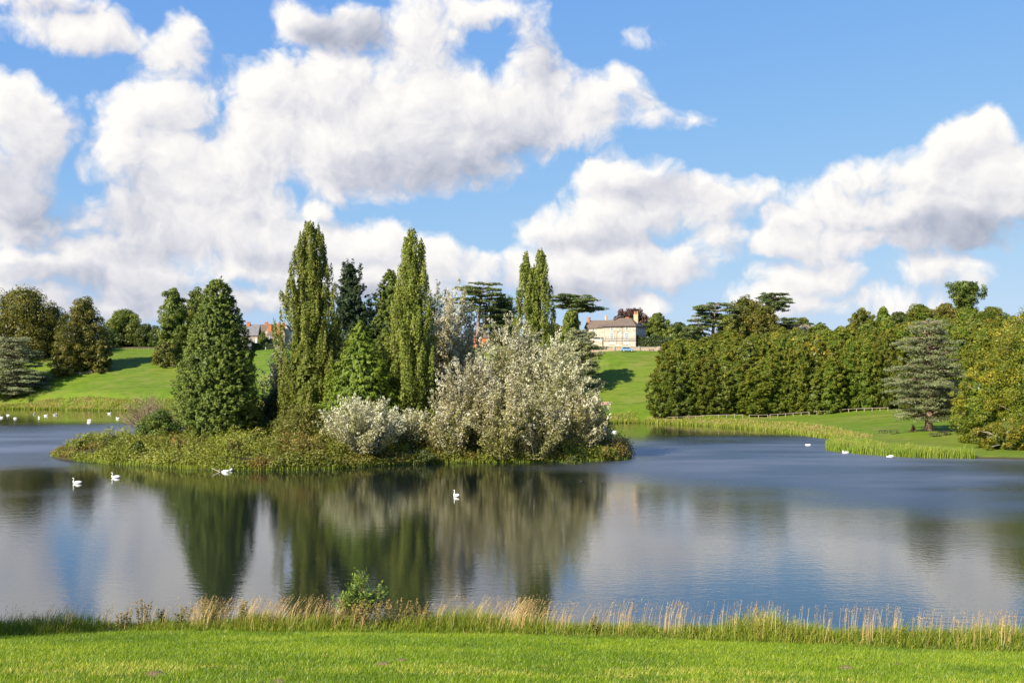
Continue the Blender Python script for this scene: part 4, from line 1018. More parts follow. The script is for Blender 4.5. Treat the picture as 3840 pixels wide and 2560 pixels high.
def left_terrace():
    s_ = 500 / 4100 / 8.712                          # metres per enlarged pixel
    def pos(zx, d=500): return P(860 + zx / 8.712, 1310, d)
    def house(zx0, zx1, d, label, name='cottage'):
        a = pos(zx0, d); b = pos(zx1, d)
        o = empty(name, (a[0], d, gz(a[0], d) - .2), 0, label, 'house'); return o, b[0] - a[0]
    def Z(zy): return (1392 - zy) * s_ + .2
    # grey-roofed house
    h, W = house(180, 925, 500, 'grey-roofed stone cottage with dormer just right of the big cypress')
    w = MB(); w.box(0, W, 0, 7, -2, Z(938)); w.build('wall', STONE2, h)
    r = MB(); gable_roof(r, 0, W, 0, 7, Z(938), Z(600), .3); ro = r.build('roof', SLATE, h)
    chimney(ro, (575 - 180) * s_, 3.2, Z(650), Z(505), 1.45, .9, BRICK, 2, .5)
    dm = MB(); dm.prism([((555 - 180) * s_, Z(950)), ((690 - 180) * s_, Z(950)), ((690 - 180) * s_, Z(868)), ((622 - 180) * s_, Z(835)), ((555 - 180) * s_, Z(868))], 'y', .35, 2.4); dmo = dm.build('dormer', SLATE, h)
    window(h, (565 - 180) * s_, Z(945), 1.55, 1.0, .35, 3, 1, sill=False)
    window(h, (775 - 180) * s_, Z(1125), .75, 1.1, 0, 2, 2)
    window(h, (640 - 180) * s_, Z(1060), .6, .7, 0, 1, 2)
    dr = MB(); dr.box((855 - 180) * s_, (905 - 180) * s_, -.06, -.004, Z(1390), Z(1040)); dr.build('door', WHITE, h)
    # long dark-roofed range behind
    h, W = house(880, 1860, 509, 'long dark-roofed range behind the gabled cottages', 'long_house')
    w = MB(); w.box(0, W, 0, 6, -2, Z(860)); w.build('wall', STONE2, h)
    r = MB(); gable_roof(r, 0, W, 0, 6, Z(860), Z(655), .3); ro = r.build('roof', TILE, h)
    chimney(ro, (1168 - 880) * s_, 3, Z(700), Z(560), 1.3, .9, BRICK, 2, .6); chimney(ro, (1582 - 880) * s_, 3, Z(700), Z(590), .8, .8, BRICK, 1, .4)
    # gabled cottages with big stacks
    for (x0, x1, zp, ze, c0, c1, ct, cb, lab) in [(1165, 1490, 655, 880, 1283, 1387, 640, 915, 'gabled cottage with a tall orange chimney stack on its gable, left of the pair'), (1492, 1800, 665, 880, 1598, 1672, 628, 865, 'gabled cottage with an orange chimney stack, nearer the tallest poplar')]:
        h, W = house(x0, x1, 500, lab)
        w = MB(); w.prism([(0, -2), (W, -2), (W, Z(ze)), (W / 2, Z(zp)), (0, Z(ze))], 'y', 0, 7.5); w.build('wall', STONE2, h)
        r = MB(); gable_roof(r, 0, W, .25, 7.5, Z(ze), Z(zp), .2, .2, 'y'); r.build('roof', TILE, h)
        st = MB(); cx0, cx1 = (c0 - x0) * s_, (c1 - x0) * s_
        st.prism([(cx0 - .25, Z(1390)), (cx1 + .25, Z(1390)), (cx1 + .25, Z(cb + 60)), (cx1, Z(cb)), (cx1, Z(ct)), (cx0, Z(ct)), (cx0, Z(cb)), (cx0 - .25, Z(cb + 60))], 'y', -.7, .5); ch = st.build('chimney', BRICK, h)
        cp = MB(); cp.box(cx0 - .1, cx1 + .1, -.8, .6, Z(ct), Z(ct) + .25); cp.build('chimney_cap', BRICK, ch)
        window(h, W * .12, Z(930), .6, .8, 0, 2, 2); window(h, W * .72, Z(1060), .8, 1.1, 0, 2, 2)
        if x0 == 1165:
            ln = MB(); ln.box(1.6, W + .3, -2.6, -.75, -1, Z(1000)); ln.build('lean_to', STONE2, h)
            lr = MB(); lr.prism([(-2.8, Z(1010)), (-.72, Z(890)), (-.72, Z(890) + .2), (-2.8, Z(1010) + .2)], 'x', 1.4, W + .5); lr.build('lean_to_roof', TILE, h)
            window(h, 2.0, Z(1105), 1.4, 1.15, -2.6, 2, 1, bar=.2)
    h, W = house(1725, 1960, 503, 'cream-gabled cottage half hidden by the tallest poplar')
    w = MB(); w.prism([(0, -2), (W, -2), (W, Z(850)), (W / 2, Z(690)), (0, Z(850))], 'y', 0, 7); w.build('wall', STONE, h)
    r = MB(); gable_roof(r, 0, W, .2, 7, Z(850), Z(690), .25, .2, 'y'); ro = r.build('roof', TILE, h)
    chimney(ro, .55, .8, Z(800), Z(600), 1.0, .9, BRICK, 1, .5)
    # grey wall and hedge before them
    a = pos(560, 492); g = empty('yard_wall', (a[0], 492, gz(a[0], 492) - .2), 0, 'grey rendered yard wall left of the dark hedge', 'wall')
    w = MB(); w.box(0, 190 * s_, 0, .4, -2, Z(1085)); w.build('wall', GREYW, g); cp = MB(); cp.box(-.05, 190 * s_ + .05, -.06, .46, Z(1085), Z(1085) + .12); cp.build('coping', STONE, g)
    a = pos(735, 486); hd = empty('boundary_hedge', (a[0], 486, gz(a[0], 486)), 0, 'long dark hedge in front of the brick-chimneyed cottages', 'hedge')
    n = 9000; Lh = 19.5; q = rng.random((n, 3)); q[:, 0] *= Lh; q[:, 1] = q[:, 1] * 2 - .1; top = 3.0 + .35 * np.sin(q[:, 0] * 1.3) + .25 * np.sin(q[:, 0] * 3.1); q[:, 2] *= top
    m_ = rng.random(n) < .6; q[m_, 1] = rng.normal(size=m_.sum()) * .15
    obj('foliage', leaf_mesh('foliage', q, rng.normal(size=(n, 3)) * .5 + (0, -.8, .5), .5, .7), L_HED, hd)
    core = MB(); core.box(.2, Lh - .2, .3, 1.6, -1, 2.5); core.build('inner_branches', BARK, hd)
    a = pos(1090, 494)
    conifer(860 + 1085 / 8.712, 1150 + 812 / 8.712, 494, 4.6, SPIRE, 'small dark conifer in front of the cottages', L_CYP, 2500, 1.0, .20, 'small_conifer', 1.0, .4)
    shrub('garden_shrub', 860 + 1210 / 8.712, 1150 + 985 / 8.712, 493, 4.0, 'dark garden shrub right of the small conifer', L_DSH, 1200, 14, leaf=.6)
    shrub('garden_shrub', 860 + 1600 / 8.712, 1150 + 990 / 8.712, 493, 5.5, 'olive garden shrub below the right gabled cottage', L_OLV, 1500, 14, leaf=.6)
left_terrace()

def ruin():
    a = P(2925, 1262, 428); b = P(3052, 1262, 428); W = b[0] - a[0]; k = W / 127
    r = empty('stone_lodge', (a[0], 428, gz(a[0], 428) - .3), 0, 'pale flat-topped stone lodge showing above the plantation', 'house')
    zz = lambda py: (CH - (py - HZ) / F * 428) - r.location.z
    w = MB(); w.box(22 * k, 112 * k, 1.2, 6, -3, zz(1218)); w.box(38 * k, 60 * k, .6, 1.4, zz(1240), zz(1211)); w.build('wall', STONE2, r)
    for x0, x1, t_ in ((112, 127, 1224), (0, 24, 1222)):
        p = MB(); p.box(x0 * k, x1 * k, .9, 6.2, -3, zz(t_)); p.build('pier', STONE2, r)
    c = MB(); c.box(20 * k, 113 * k, 1.0, 6.2, zz(1218), zz(1218) + .3); c.build('parapet', STONE, r)
    g = MB(); g.prism([(5 * k, -3), (50 * k, -3), (50 * k, zz(1243)), (28 * k, zz(1227)), (5 * k, zz(1243))], 'y', -2, .9); g.build('gable_wall', STONE, r)
    gr = MB(); gable_roof(gr, 5 * k, 50 * k, -1.9, .9, zz(1243), zz(1227), .15, .2, 'y'); gr.build('roof', TILE, r)
    window(r, 80 * k, zz(1232), .9, 1.0, 1.2, 2, 2)
ruin()
# brick cottage glimpsed behind the cedar trunk
c_ = P(1772, 1262, 440); r_ = empty('brick_cottage', (c_[0], 440, gz(c_[0], 440) - .3), 0, 'orange brick cottage glimpsed at the foot of the bare-trunked cedar', 'house')
zt = CH - (1249 - HZ) / F * 440 - r_.location.z
MB().box(0, 7, 0, 5, -1, zt - 1.8).build('wall', BRICK, r_); rr_ = gable_roof(MB(), 0, 7, 0, 5, zt - 1.8, zt, .25).build('roof', TILE, r_); chimney(rr_, 1.2, 2.5, zt - .6, zt + 1.3, .8, .7, BRICK, 1, .4)
window(r_, 1.0, zt - 4.2, 1, 1.3, 0)

# ------------------------------------------------------------------ fences
WOOD = surf('weathered_fence_timber', (.34, .275, .20), .9, .25, 3)
def fence(points, label, step=2.0, h=.95, rails=1):
    """points: (px, d); posts each their own piece, rails between them"""
    xy = np.array([((px - 1920) / F * d, d) for px, d in points]); seg = np.hypot(*np.diff(xy, axis=0).T); cum = np.append(0, np.cumsum(seg))
    n = int(cum[-1] / step) + 1; tt = np.linspace(0, cum[-1], n)
    pos = np.stack([np.interp(tt, cum, xy[:, 0]), np.interp(tt, cum, xy[:, 1])], 1); zz = ground(pos[:, 0], pos[:, 1])
    r = empty('rail_fence', (pos[0, 0], pos[0, 1], zz[0]), 0, label, 'fence')
    post = MB().box(-.08, .08, -.08, .08, -.5, h).mesh('post', bevel=.015); post.materials.append(WOOD)
    for i in range(n):
        o = obj('post', post, None, r, (pos[i, 0] - pos[0, 0], pos[i, 1] - pos[0, 1], zz[i] - zz[0] + rng.normal() * .02)); o.rotation_euler = (rng.normal() * .03, rng.normal() * .03, rng.random())
    for i in range(n - 1):
        for k in range(rails):
            a = np.array((pos[i, 0] - pos[0, 0], pos[i, 1] - pos[0, 1] - .1, zz[i] - zz[0] + h - .06 - k * .4)); b = np.array((pos[i + 1, 0] - pos[0, 0], pos[i + 1, 1] - pos[0, 1] - .1, zz[i + 1] - zz[0] + h - .06 - k * .4))
            MB().tube([a + (b - a) * .004, b - (b - a) * .004], .06, 4).build('rail', WOOD, r)
fence([(2498, 298), (2600, 294), (2700, 291), (2785, 289)], 'low timber rail fence along the plantation foot, left stretch', 2.0, .85)
fence([(2810, 288.5), (2880, 287.5)], 'short gap-side run of rail fence under the plantation', 2.2, .8)
fence([(2888, 287), (2980, 285), (3090, 283.5), (3200, 281), (3330, 276)], 'low timber rail fence along the plantation foot, right stretch', 1.9, .9)
fence([(198, 453), (225, 449), (262, 446.5), (300, 446), (345, 447)], 'curved timber fence round the olive trees at the left', 2.2, 1.0, 2)
fence([(575, 466), (600, 458), (640, 454.5), (690, 454)], 'curved timber fence just left of the big cypress', 2.2, 1.0, 2)
fence([(405, 500), (470, 502), (540, 502), (595, 500)], 'straight dark fence at the back of the shaded hollow', 2.6, 1.1, 2)

# ------------------------------------------------------------------ swans and other birds
FEATH = surf('white_swan_feathers', (.82, .80, .76), .7, .05, 10)
BEAK = surf('orange_bill', (.62, .20, .04), .5, .2, 12)
def sweep(rows, sides=12):
    """rows: (x, z, half width, half height) along a path in the xz plane -> one closed skin"""
    mb = MB(); n = len(rows); V = []; fs = []
    for i, (x, z, rw, rh) in enumerate(rows):
        a = rows[max(i - 1, 0)]; b = rows[min(i + 1, n - 1)]; tx, tz = b[0] - a[0], b[1] - a[1]; L = math.hypot(tx, tz) or 1; tx /= L; tz /= L
        for k in range(sides):
            w = 2 * math.pi * k / sides; V.append((x - tz * rh * math.sin(w), rw * math.cos(w), z + tx * rh * math.sin(w)))
    for i in range(n - 1):
        for k in range(sides):
            k2 = (k + 1) % sides; fs.append((i * sides + k, i * sides + k2, (i + 1) * sides + k2, (i + 1) * sides + k))
    fs += [tuple(range(sides)), tuple(range((n - 1) * sides, n * sides))[::-1]]
    return mb.add(V, fs)
BODY = [(-.66, .20, .015, .012), (-.56, .17, .08, .04), (-.42, .15, .15, .09), (-.22, .14, .215, .15), (0, .13, .235, .175), (.2, .12, .205, .165), (.33, .13, .15, .14)]
NECKS = {'up': [(.42, .19, .095, .095), (.455, .28, .06, .06), (.43, .40, .045, .045), (.385, .52, .040, .040), (.375, .62, .040, .040), (.41, .69, .042, .044), (.47, .70, .048, .050), (.53, .675, .036, .038), (.565, .655, .022, .024)],
         'low': [(.42, .20, .09, .09), (.43, .29, .06, .06), (.37, .36, .048, .048), (.33, .43, .042, .042), (.37, .49, .044, .044), (.44, .48, .048, .05), (.50, .45, .036, .038), (.54, .43, .022, .024)],
         'rest': [(.40, .20, .09, .09), (.38, .28, .065, .06), (.30, .325, .055, .05), (.2, .335, .05, .048), (.1, .335, .05, .048), (.02, .32, .035, .035)],
         'feed': [(.42, .16, .085, .085), (.50, .14, .05, .05), (.56, .06, .042, .042), (.60, -.04, .04, .04), (.63, -.12, .03, .03)]}
SWM = {}
for nm_, nk_ in NECKS.items():
    SWM[nm_] = sweep(BODY + nk_).mesh('body', True); SWM[nm_].materials.append(FEATH)
    (x0_, z0_, _, _), (x1_, z1_, _, _) = nk_[-2], nk_[-1]; dx_, dz_ = x1_ - x0_, z1_ - z0_; l_ = math.hypot(dx_, dz_); dx_ /= l_; dz_ /= l_
    bk = MB().tube([(x1_ - dx_ * .02, 0, z1_ - dz_ * .02), (x1_ + dx_ * .05, 0, z1_ + dz_ * .05), (x1_ + dx_ * .10, 0, z1_ + dz_ * .10)], [.024, .018, .008], 8); SWM[nm_ + '_bill'] = bk.mesh('bill', True); SWM[nm_ + '_bill'].materials.append(BEAK)
for s_ in (-1, 1):
    wg = sweep([(-.60, .255, .012, .012), (-.45, .27, .05, .05), (-.2, .27, .075, .09), (.05, .245, .075, .10), (.2, .20, .035, .06)], 10)
    wg.v = [(x, y + s_ * .115, z) for x, y, z in wg.v]; SWM['wing%d' % s_] = wg.mesh('wing', True); SWM['wing%d' % s_].materials.append(FEATH)
def swan(px, py, heading, pose, label, scale=1.0, group='swans on the lake'):
    c = WP(px, py); c[2] = -.03
    r = empty('mute_swan', c, R(heading), label, 'swan', group); r.scale = (scale,) * 3
    obj('body', SWM[pose], None, r); obj('bill', SWM[pose + '_bill'], None, r)
    for s_ in (-1, 1): obj('wing', SWM['wing%d' % s_], None, r)
for a_ in [(288, 1812, 176, 'up', 'swan swimming left with upright neck, lower of the two left of the island'),
           (433, 1791, 180, 'up', 'swan swimming left with upright neck, upper of the two left of the island'),
           (1710, 1861, 118, 'up', 'lone swan with upright neck before the silver trees, seen from behind'),
           (844, 1770, 160, 'feed', 'swan bending its head down at the island edge, left of the pair'),
           (868, 1764, 95, 'rest', 'swan preening at the island edge, right of the pair'),
           (2303, 1620, 178, 'up', 'swan alone in the channel right of the island tip'),
           (3031, 1671, 10, 'rest', 'swan with tucked head off the cove right of the lake'),
           (3170, 1699, 178, 'low', 'swan swimming left close to the reed tip'),
           (3338, 1713, 175, 'feed', 'swan with its head under water before the reeds'),
           (5, 1566, 175, 'up', 'swan cut by the left edge of the picture'),
           (31, 1557, 10, 'feed', 'swan with head under, second from the left edge'),
           (57, 1569, 200, 'rest', 'small-looking resting swan in the far left group'),
           (127, 1553, 100, 'up', 'swan facing away nearest the reeds in the far left group'),
           (146, 1567, 130, 'up', 'swan with raised neck at the front of the far left group'),
           (172, 1559, 2, 'up', 'swan swimming right in the middle of the far left group'),
           (206, 1556, 30, 'up', 'rightmost upright swan of the far left group'),
           (336, 1576, 4, 'rest', 'resting swan behind the left-facing one of the far pair'),
           (333, 1586, 176, 'low', 'left-facing swan of the far pair'),
           (410, 1551, 2, 'up', 'swan swimming right near the willow thicket'),
           (441, 1569, 178, 'low', 'swan half hidden by the bare willow twigs')]:
    swan(*a_)
def small_bird(name, px, py, heading, label, mat, k=.5):
    c = WP(px, py); c[2] = -.02; r = empty(name, c, R(heading), label, 'bird'); r.scale = (k,) * 3
    obj('body', sweep(BODY + [(.40, .22, .09, .09), (.42, .32, .07, .07), (.45, .39, .075, .075), (.52, .39, .055, .055), (.56, .38, .03, .03)]).mesh('body', True), mat, r)
    obj('bill', MB().tube([(.54, 0, .38), (.62, 0, .365), (.67, 0, .36)], [.03, .022, .01], 6).mesh('bill', True), BEAK, r)
    for s_ in (-1, 1): obj('wing', SWM['wing%d' % s_].copy(), None, r).data.materials[0] = mat
small_bird('grey_goose', 2684, 1599, 150, 'grey-and-white bird at the foot of the plantation reeds', surf('grey_plumage', (.32, .31, .30), .7, .3, 14), .95)
small_bird('moorhen', 2181, 1806, 200, 'small dark waterbird swimming in front of the island tip', surf('dark_plumage', (.03, .028, .026), .7, .3, 14), .5)

# ------------------------------------------------------------------ car, bench, picnic tables, people, odds and ends
def car():
    a = P(2352, 1319, 368.5); r = empty('parked_car', (a[0], a[1], gz(a[0], a[1])), R(4), 'light blue small family car parked in front of the garden wall', 'car')
    m, t, out = base_mat('pale_blue_car_paint'); p = principled(t, (.20, .34, .50), .3, .5); p.inputs['Coat Weight'].default_value = .5; t.l.new(p.outputs[0], out.inputs[0])
    L = 4.2; r0 = -L / 2
    prof = [(-2.08, .35), (2.05, .35), (2.1, .62), (1.95, .86), (1.15, 1.02), (.45, 1.48), (.1, 1.56), (-1.35, 1.54), (-1.85, 1.30), (-2.1, .95), (-2.12, .6)]
    b = MB(); n = len(prof); rows = []
    for y, k in ((-.86, 0), (-.80, 1), (.80, 1), (.86, 0)):
        rows += [(x * (1 if k else .985), y * (1 - .16 * max(0, (z - .95) / .6)), z + (.02 if k else 0)) for x, z in prof]
    fs = [tuple(range(n)), tuple(range(4 * n - 1, 3 * n - 1, -1))] + [(q * n + i, (q + 1) * n + i, (q + 1) * n + (i + 1) % n, q * n + (i + 1) % n) for q in range(3) for i in range(n)]
    body = b.add(rows, fs).build('body', m, r)
    for pts in ([(1.0, 1.06), (.42, 1.44), (-.25, 1.47), (-.25, 1.03)], [(-.33, 1.03), (-.33, 1.47), (-1.30, 1.45), (-1.72, 1.24), (-1.78, 1.02)]):
        for sg in (-1, 1):
            g = MB(); g.prism(pts, 'y', sg * .80, sg * .872); g.v = [(x, y * (1 - .15 * max(0, (z - .95) / .6)), z) for x, y, z in g.v]; g.build('side_window', GLASS, body)
    MB().add([(1.2, -.66, 1.02), (1.2, .66, 1.02), (.47, .58, 1.49), (.47, -.58, 1.49)], [(0, 1, 2, 3)]).build('windscreen', GLASS, body)
    for x in (-1.32, 1.32):
        for sg in (-1, 1):
            w = MB(); w.tube([(x, sg * .66, .32), (x, sg * .88, .32)], .32, 18); wh = w.build('wheel', surf('tyre_rubber', (.02, .02, .02), .8), r)
            q = MB(); q.tube([(x, sg * .875, .32), (x, sg * .895, .32)], .21, 14); q.build('rim', surf('alloy_wheel', (.6, .6, .62), .35, .05, 6, .5), wh)
    for sg in (-1, 1):
        MB().box(1.98, 2.13, sg * .5 - .2, sg * .5 + .2, .66, .82).build('headlight', WHITE, r); MB().box(-2.14, -2.0, sg * .62 - .12, sg * .62 + .12, .8, 1.1).build('tail_light', surf('red_lamp', (.45, .02, .02), .3), r)
car()
TAB = surf('dark_weathered_table_wood', (.085, .065, .05), .9, .3, 4)
def bench():
    a = P(2444, 1318, 370.5); r = empty('garden_bench', (a[0], a[1], gz(a[0], a[1])), 0, 'small dark bench on the grass against the garden wall', 'bench')
    for i in range(3): MB().box(-.9, .9, -.25 + i * .17, -.12 + i * .17, .42, .46).build('slat', TAB, r)
    for i in range(2): MB().box(-.9, .9, .26, .30, .58 + i * .18, .70 + i * .18).build('slat', TAB, r)
    for x in (-.8, .8):
        MB().box(x - .05, x + .05, -.24, -.16, 0, .415).build('leg', TAB, r); MB().box(x - .05, x + .05, .18, .255, 0, .88).build('leg', TAB, r)
bench()
def picnic(px, py, d, rz, label):
    x = (px - 1920) / F * d; r = empty('picnic_table', (x, d, gz(x, d)), rz, label, 'table', 'picnic tables on the lakeside lawn')
    for i in range(5): MB().box(-.95, .95, -.38 + i * .155, -.24 + i * .155, .72, .765).build('plank', TAB, r)
    for s in (-1, 1):
        for i in range(2): MB().box(-.95, .95, s * .72 - .14 + i * .145, s * .72 - .005 + i * .145, .43, .475).build('seat_plank', TAB, r)
    for xx in (-.65, .65):
        MB().box(xx - .04, xx + .04, -.85, .85, .36, .426).build('crossbar', TAB, r)
        for s in (-1, 1): MB().tube([(xx + .06, s * .62, 0), (xx + .06, s * .28, .715)], .055, 4).build('leg', TAB, r)
picnic(3312, 1622, 231, .25, 'leftmost picnic table on the lawn beside the blue cedar')
picnic(3352, 1634, 222, -.1, 'low picnic table just right of the leftmost one')
picnic(3505, 1638, 214, .1, 'large picnic table below the blue cedar trunk')
picnic(3545, 1636, 215, .3, 'picnic table half hidden near the beech skirt')

def figure(name, joints, edges, label, loc, rz, parts, cat='person'):
    """one continuous body grown over a skeleton; joints: name -> (x,y,z,r)"""
    me = bpy.data.meshes.new('body'); nm = list(joints)
    me.from_pydata([joints[k][:3] for k in nm], [(nm.index(a), nm.index(b)) for a, b in edges], [])
    o = bpy.data.objects.new('tmp', me); COL.objects.link(o)
    md = o.modifiers.new('skin', 'SKIN'); o.modifiers.new('sub', 'SUBSURF').levels = 1
    for i, k in enumerate(nm): me.skin_vertices[0].data[i].radius = (joints[k][3],) * 2
    me.skin_vertices[0].data[0].use_root = True
    dg = bpy.context.evaluated_depsgraph_get(); dg.update()
    em = bpy.data.meshes.new_from_object(o.evaluated_get(dg)); bpy.data.objects.remove(o)
    em.materials.clear()
    for m_ in parts: em.materials.append(m_[0])
    for p in em.polygons:
        p.use_smooth = True; z = p.center.z; p.material_index = 0
        for i, (_, f) in enumerate(parts):
            if f(p.center): p.material_index = i
    r = empty(name, loc, rz, label, cat); obj('body', em, None, r); return r
SKIN = surf('skin', (.50, .33, .24), .6, .08, 10); CLO1 = surf('pale_grey_clothes', (.55, .55, .58), .8, .1, 5); CLO2 = surf('blue_grey_trousers', (.20, .23, .28), .8, .15, 5); CLOW = surf('white_shirt', (.78, .76, .73), .8, .06, 5); HAIR = surf('brown_hair', (.10, .05, .03), .7, .3, 20); CLOT = surf('tan_top', (.52, .36, .22), .8, .1, 5); HAIRG = surf('ginger_hair', (.42, .17, .05), .7, .3, 20)
WALK = {'pel': (0, 0, .95, .14), 'waist': (0, 0, 1.1, .135), 'chest': (.01, 0, 1.32, .16), 'neck': (.02, 0, 1.50, .06), 'head': (.04, 0, 1.62, .10), 'crown': (.035, 0, 1.71, .085),
        'shl': (0, .19, 1.40, .065), 'ell': (-.10, .24, 1.14, .045), 'hal': (-.06, .25, .90, .04), 'shr': (0, -.19, 1.40, .065), 'elr': (.08, -.24, 1.14, .045), 'har': (.22, -.24, .95, .04),
        'hpl': (0, .10, .90, .10), 'knl': (.18, .10, .50, .065), 'anl': (.22, .10, .09, .045), 'tol': (.38, .11, .04, .04), 'hpr': (0, -.10, .90, .10), 'knr': (-.08, -.10, .50, .065), 'anr': (-.30, -.10, .14, .045), 'tor': (-.16, -.11, .04, .04)}
ED = [('pel', 'waist'), ('waist', 'chest'), ('chest', 'neck'), ('neck', 'head'), ('head', 'crown'), ('chest', 'shl'), ('shl', 'ell'), ('ell', 'hal'), ('chest', 'shr'), ('shr', 'elr'), ('elr', 'har'),
      ('pel', 'hpl'), ('hpl', 'knl'), ('knl', 'anl'), ('anl', 'tol'), ('pel', 'hpr'), ('hpr', 'knr'), ('knr', 'anr'), ('anr', 'tor')]
def person(px, d, rz, label, top, legs, hair):
    c = at(px, d)
    figure('person', WALK, ED, label, c, rz, [(top, lambda p: True), (legs, lambda p: p.z < .95), (SKIN, lambda p: p.z > 1.47 or (abs(p.y) > .19 and p.z < 1.0)), (hair, lambda p: p.z > 1.60 and p.x < .07 or p.z > 1.69)])
person(996, 479, R(20), 'person in pale grey walking along the dark hedge', CLO1, CLO1, HAIR)
person(1050, 480, R(160), 'person in tan top and pale trousers at the right end of the hedge', CLOT, CLO1, HAIR)
SIT = {'pel': (0, 0, .13, .16), 'waist': (-.03, 0, .30, .15), 'chest': (.02, 0, .52, .17), 'neck': (.05, 0, .70, .06), 'head': (.08, 0, .82, .10), 'crown': (.075, 0, .90, .085),
       'shl': (.02, .19, .60, .065), 'ell': (.16, .26, .38, .048), 'hal': (.36, .18, .36, .04), 'shr': (.02, -.19, .60, .065), 'elr': (.16, -.26, .38, .048), 'har': (.36, -.18, .36, .04),
       'hpl': (.08, .11, .14, .11), 'knl': (.42, .20, .40, .07), 'anl': (.58, .14, .08, .045), 'tol': (.74, .14, .05, .04), 'hpr': (.08, -.11, .14, .11), 'knr': (.42, -.20, .40, .07), 'anr': (.58, -.14, .08, .045), 'tor': (.74, -.14, .05, .04)}
for px_, rz_, lab_, top_, hr_ in [(1025, 200, 'person in white sitting on the hilltop grass, left of two', CLOW, SKIN), (1033, -20, 'ginger-haired person in white sitting on the hilltop grass, right of two', CLOW, HAIRG)]:
    c_ = at(px_, 468)
    figure('person', SIT, ED, lab_, c_, R(rz_), [(top_, lambda p: True), (CLO1, lambda p: p.z < .22 or p.x > .40), (SKIN, lambda p: p.z > .68), (hr_, lambda p: p.z > .86 or (p.z > .76 and p.x < .06))])

LOGM = surf('bleached_driftwood', (.50, .42, .32), .85, .25, 3, bump=.4)
def log():
    c = WP(2366, 1583); r = empty('driftwood_log', (c[0], c[1], 0), 0, 'pale bleached log lying at the far shore right of the island', 'log')
    MB().tube([(-1.0, 0, .55), (-.6, .05, .30), (.2, 0, .16), (1.2, .1, .06), (1.8, .15, -.02)], [.10, .22, .24, .18, .07], 8).build('stem', LOGM, r, True)
    MB().tube([(-.7, 0, .35), (-1.2, -.1, .75), (-1.25, -.1, .95)], [.12, .07, .03], 6).build('branch_stub', LOGM, r, True)
log()
c_ = WP(818, 1769); st_ = empty('dead_stick', (c_[0], c_[1], 0), 0, 'dead stick poking from the water beside the two island-edge swans', 'branch')
MB().tube([(-.9, 0, .55), (-.3, 0, .25), (.35, 0, -.05)], [.04, .05, .05], 6).build('stem', LOGM, st_); MB().tube([(-.1, 0, .14), (.15, 0, .3), (.3, .02, .33)], [.035, .03, .015], 5).build('twig', LOGM, st_)
def brush():
    d = 222; x = (3424 - 1920) / F * d; r = empty('brushwood_pile', (x, d, gz(x, d)), 0, 'small reddish-brown brushwood heap between the picnic tables', 'brushwood'); mb = MB()
    for i in range(90):
        a = rng.random() * 6.28; k = rng.random(); mb.tube([(math.cos(a) * .9 * k, math.sin(a) * .6 * k, .02), (math.cos(a + 2) * .5 * rng.random(), math.sin(a + 2) * .4 * rng.random(), 1.5 * rng.uniform(.5, 1)), ], [.03, .015], 4)
    mb.build('stick', surf('dry_red_twigs', (.26, .14, .08), .9, .3, 3), r)
brush()
def dirt(px, py, rx, ry, d):
    x0 = (px - 1920) / F * d; n = 14; V = []; Fc = []
    for j in range(7):
        for i in range(n):
            a = 6.283 * i / n; k = j / 6 * (1 + .25 * math.sin(3 * a + 1) + .12 * math.sin(7 * a)); V.append((x0 + math.cos(a) * rx * k, d + math.sin(a) * ry * k, 0))
    for j in range(6):
        for i in range(n): Fc.append((j * n + i, j * n + (i + 1) % n, (j + 1) * n + (i + 1) % n, (j + 1) * n + i))
    V = np.array(V); V[:, 2] = ground(V[:, 0], V[:, 1]) + .06
    me = np_mesh('bare_earth', V, np.array(Fc), True); tag(obj('bare_earth', me, surf('pinkish_bare_earth', (.36, .22, .14), .95, .25, 1.0)), 'pinkish bare earth patch on the slope', kind='structure')
dirt(2237, 1515, 4.0, 3.2, 318)
EARTH = surf('crumbly_molehill_soil', (.17, .115, .06), .95, .4, 8, bump=1.0, bscale=30)
def molehill(px, py, rad, label):
    # lawn point seen at that row
    lo, hi = 8.0, 40.0
    for _ in range(40):
        d = (lo + hi) / 2
        if CH - (py - HZ) / F * d > gz((px - 1920) / F * d, d): lo = d
        else: hi = d
    rad *= .8; x = (px - 1920) / F * d; V = [(0, 0, rad * .42)]; n = 14; Fc = []
    for j in range(1, 6):
        for i in range(n):
            a = 6.283 * i / n; rr = rad * j / 5 * rng.uniform(.88, 1.12); V.append((math.cos(a) * rr * 1.2, math.sin(a) * rr, rad * .42 * (1 - (j / 5) ** 2) * rng.uniform(.8, 1.2) - .02 * (j == 5)))
    fs = [(0, 1 + i, 1 + (i + 1) % n) for i in range(n)] + [(1 + (j - 1) * n + i, 1 + j * n + i, 1 + j * n + (i + 1) % n, 1 + (j - 1) * n + (i + 1) % n) for j in range(1, 5) for i in range(n)]
    tag(obj('molehill', MB().add(V, fs).mesh('molehill', True), EARTH, None, (x, d, gz(x, d))), label, 'molehill', 'molehills on the lawn')
for a_ in [(1437, 2493, .20, 'molehill left of a smaller one near the lawn middle'), (1507, 2478, .15, 'smaller molehill right of its neighbour near the lawn middle'), (3177, 2508, .22, 'reddish molehill on the right part of the lawn'),
           (582, 2532, .24, 'broad molehill near the bottom edge at the left'), (640, 2374, .14, 'low molehill at the edge of the long grass'), (1042, 2557, .16, 'molehill cut by the bottom edge'), (3372, 2490, .12, 'tiny flat molehill right of the reddish one')]:
    molehill(*a_)

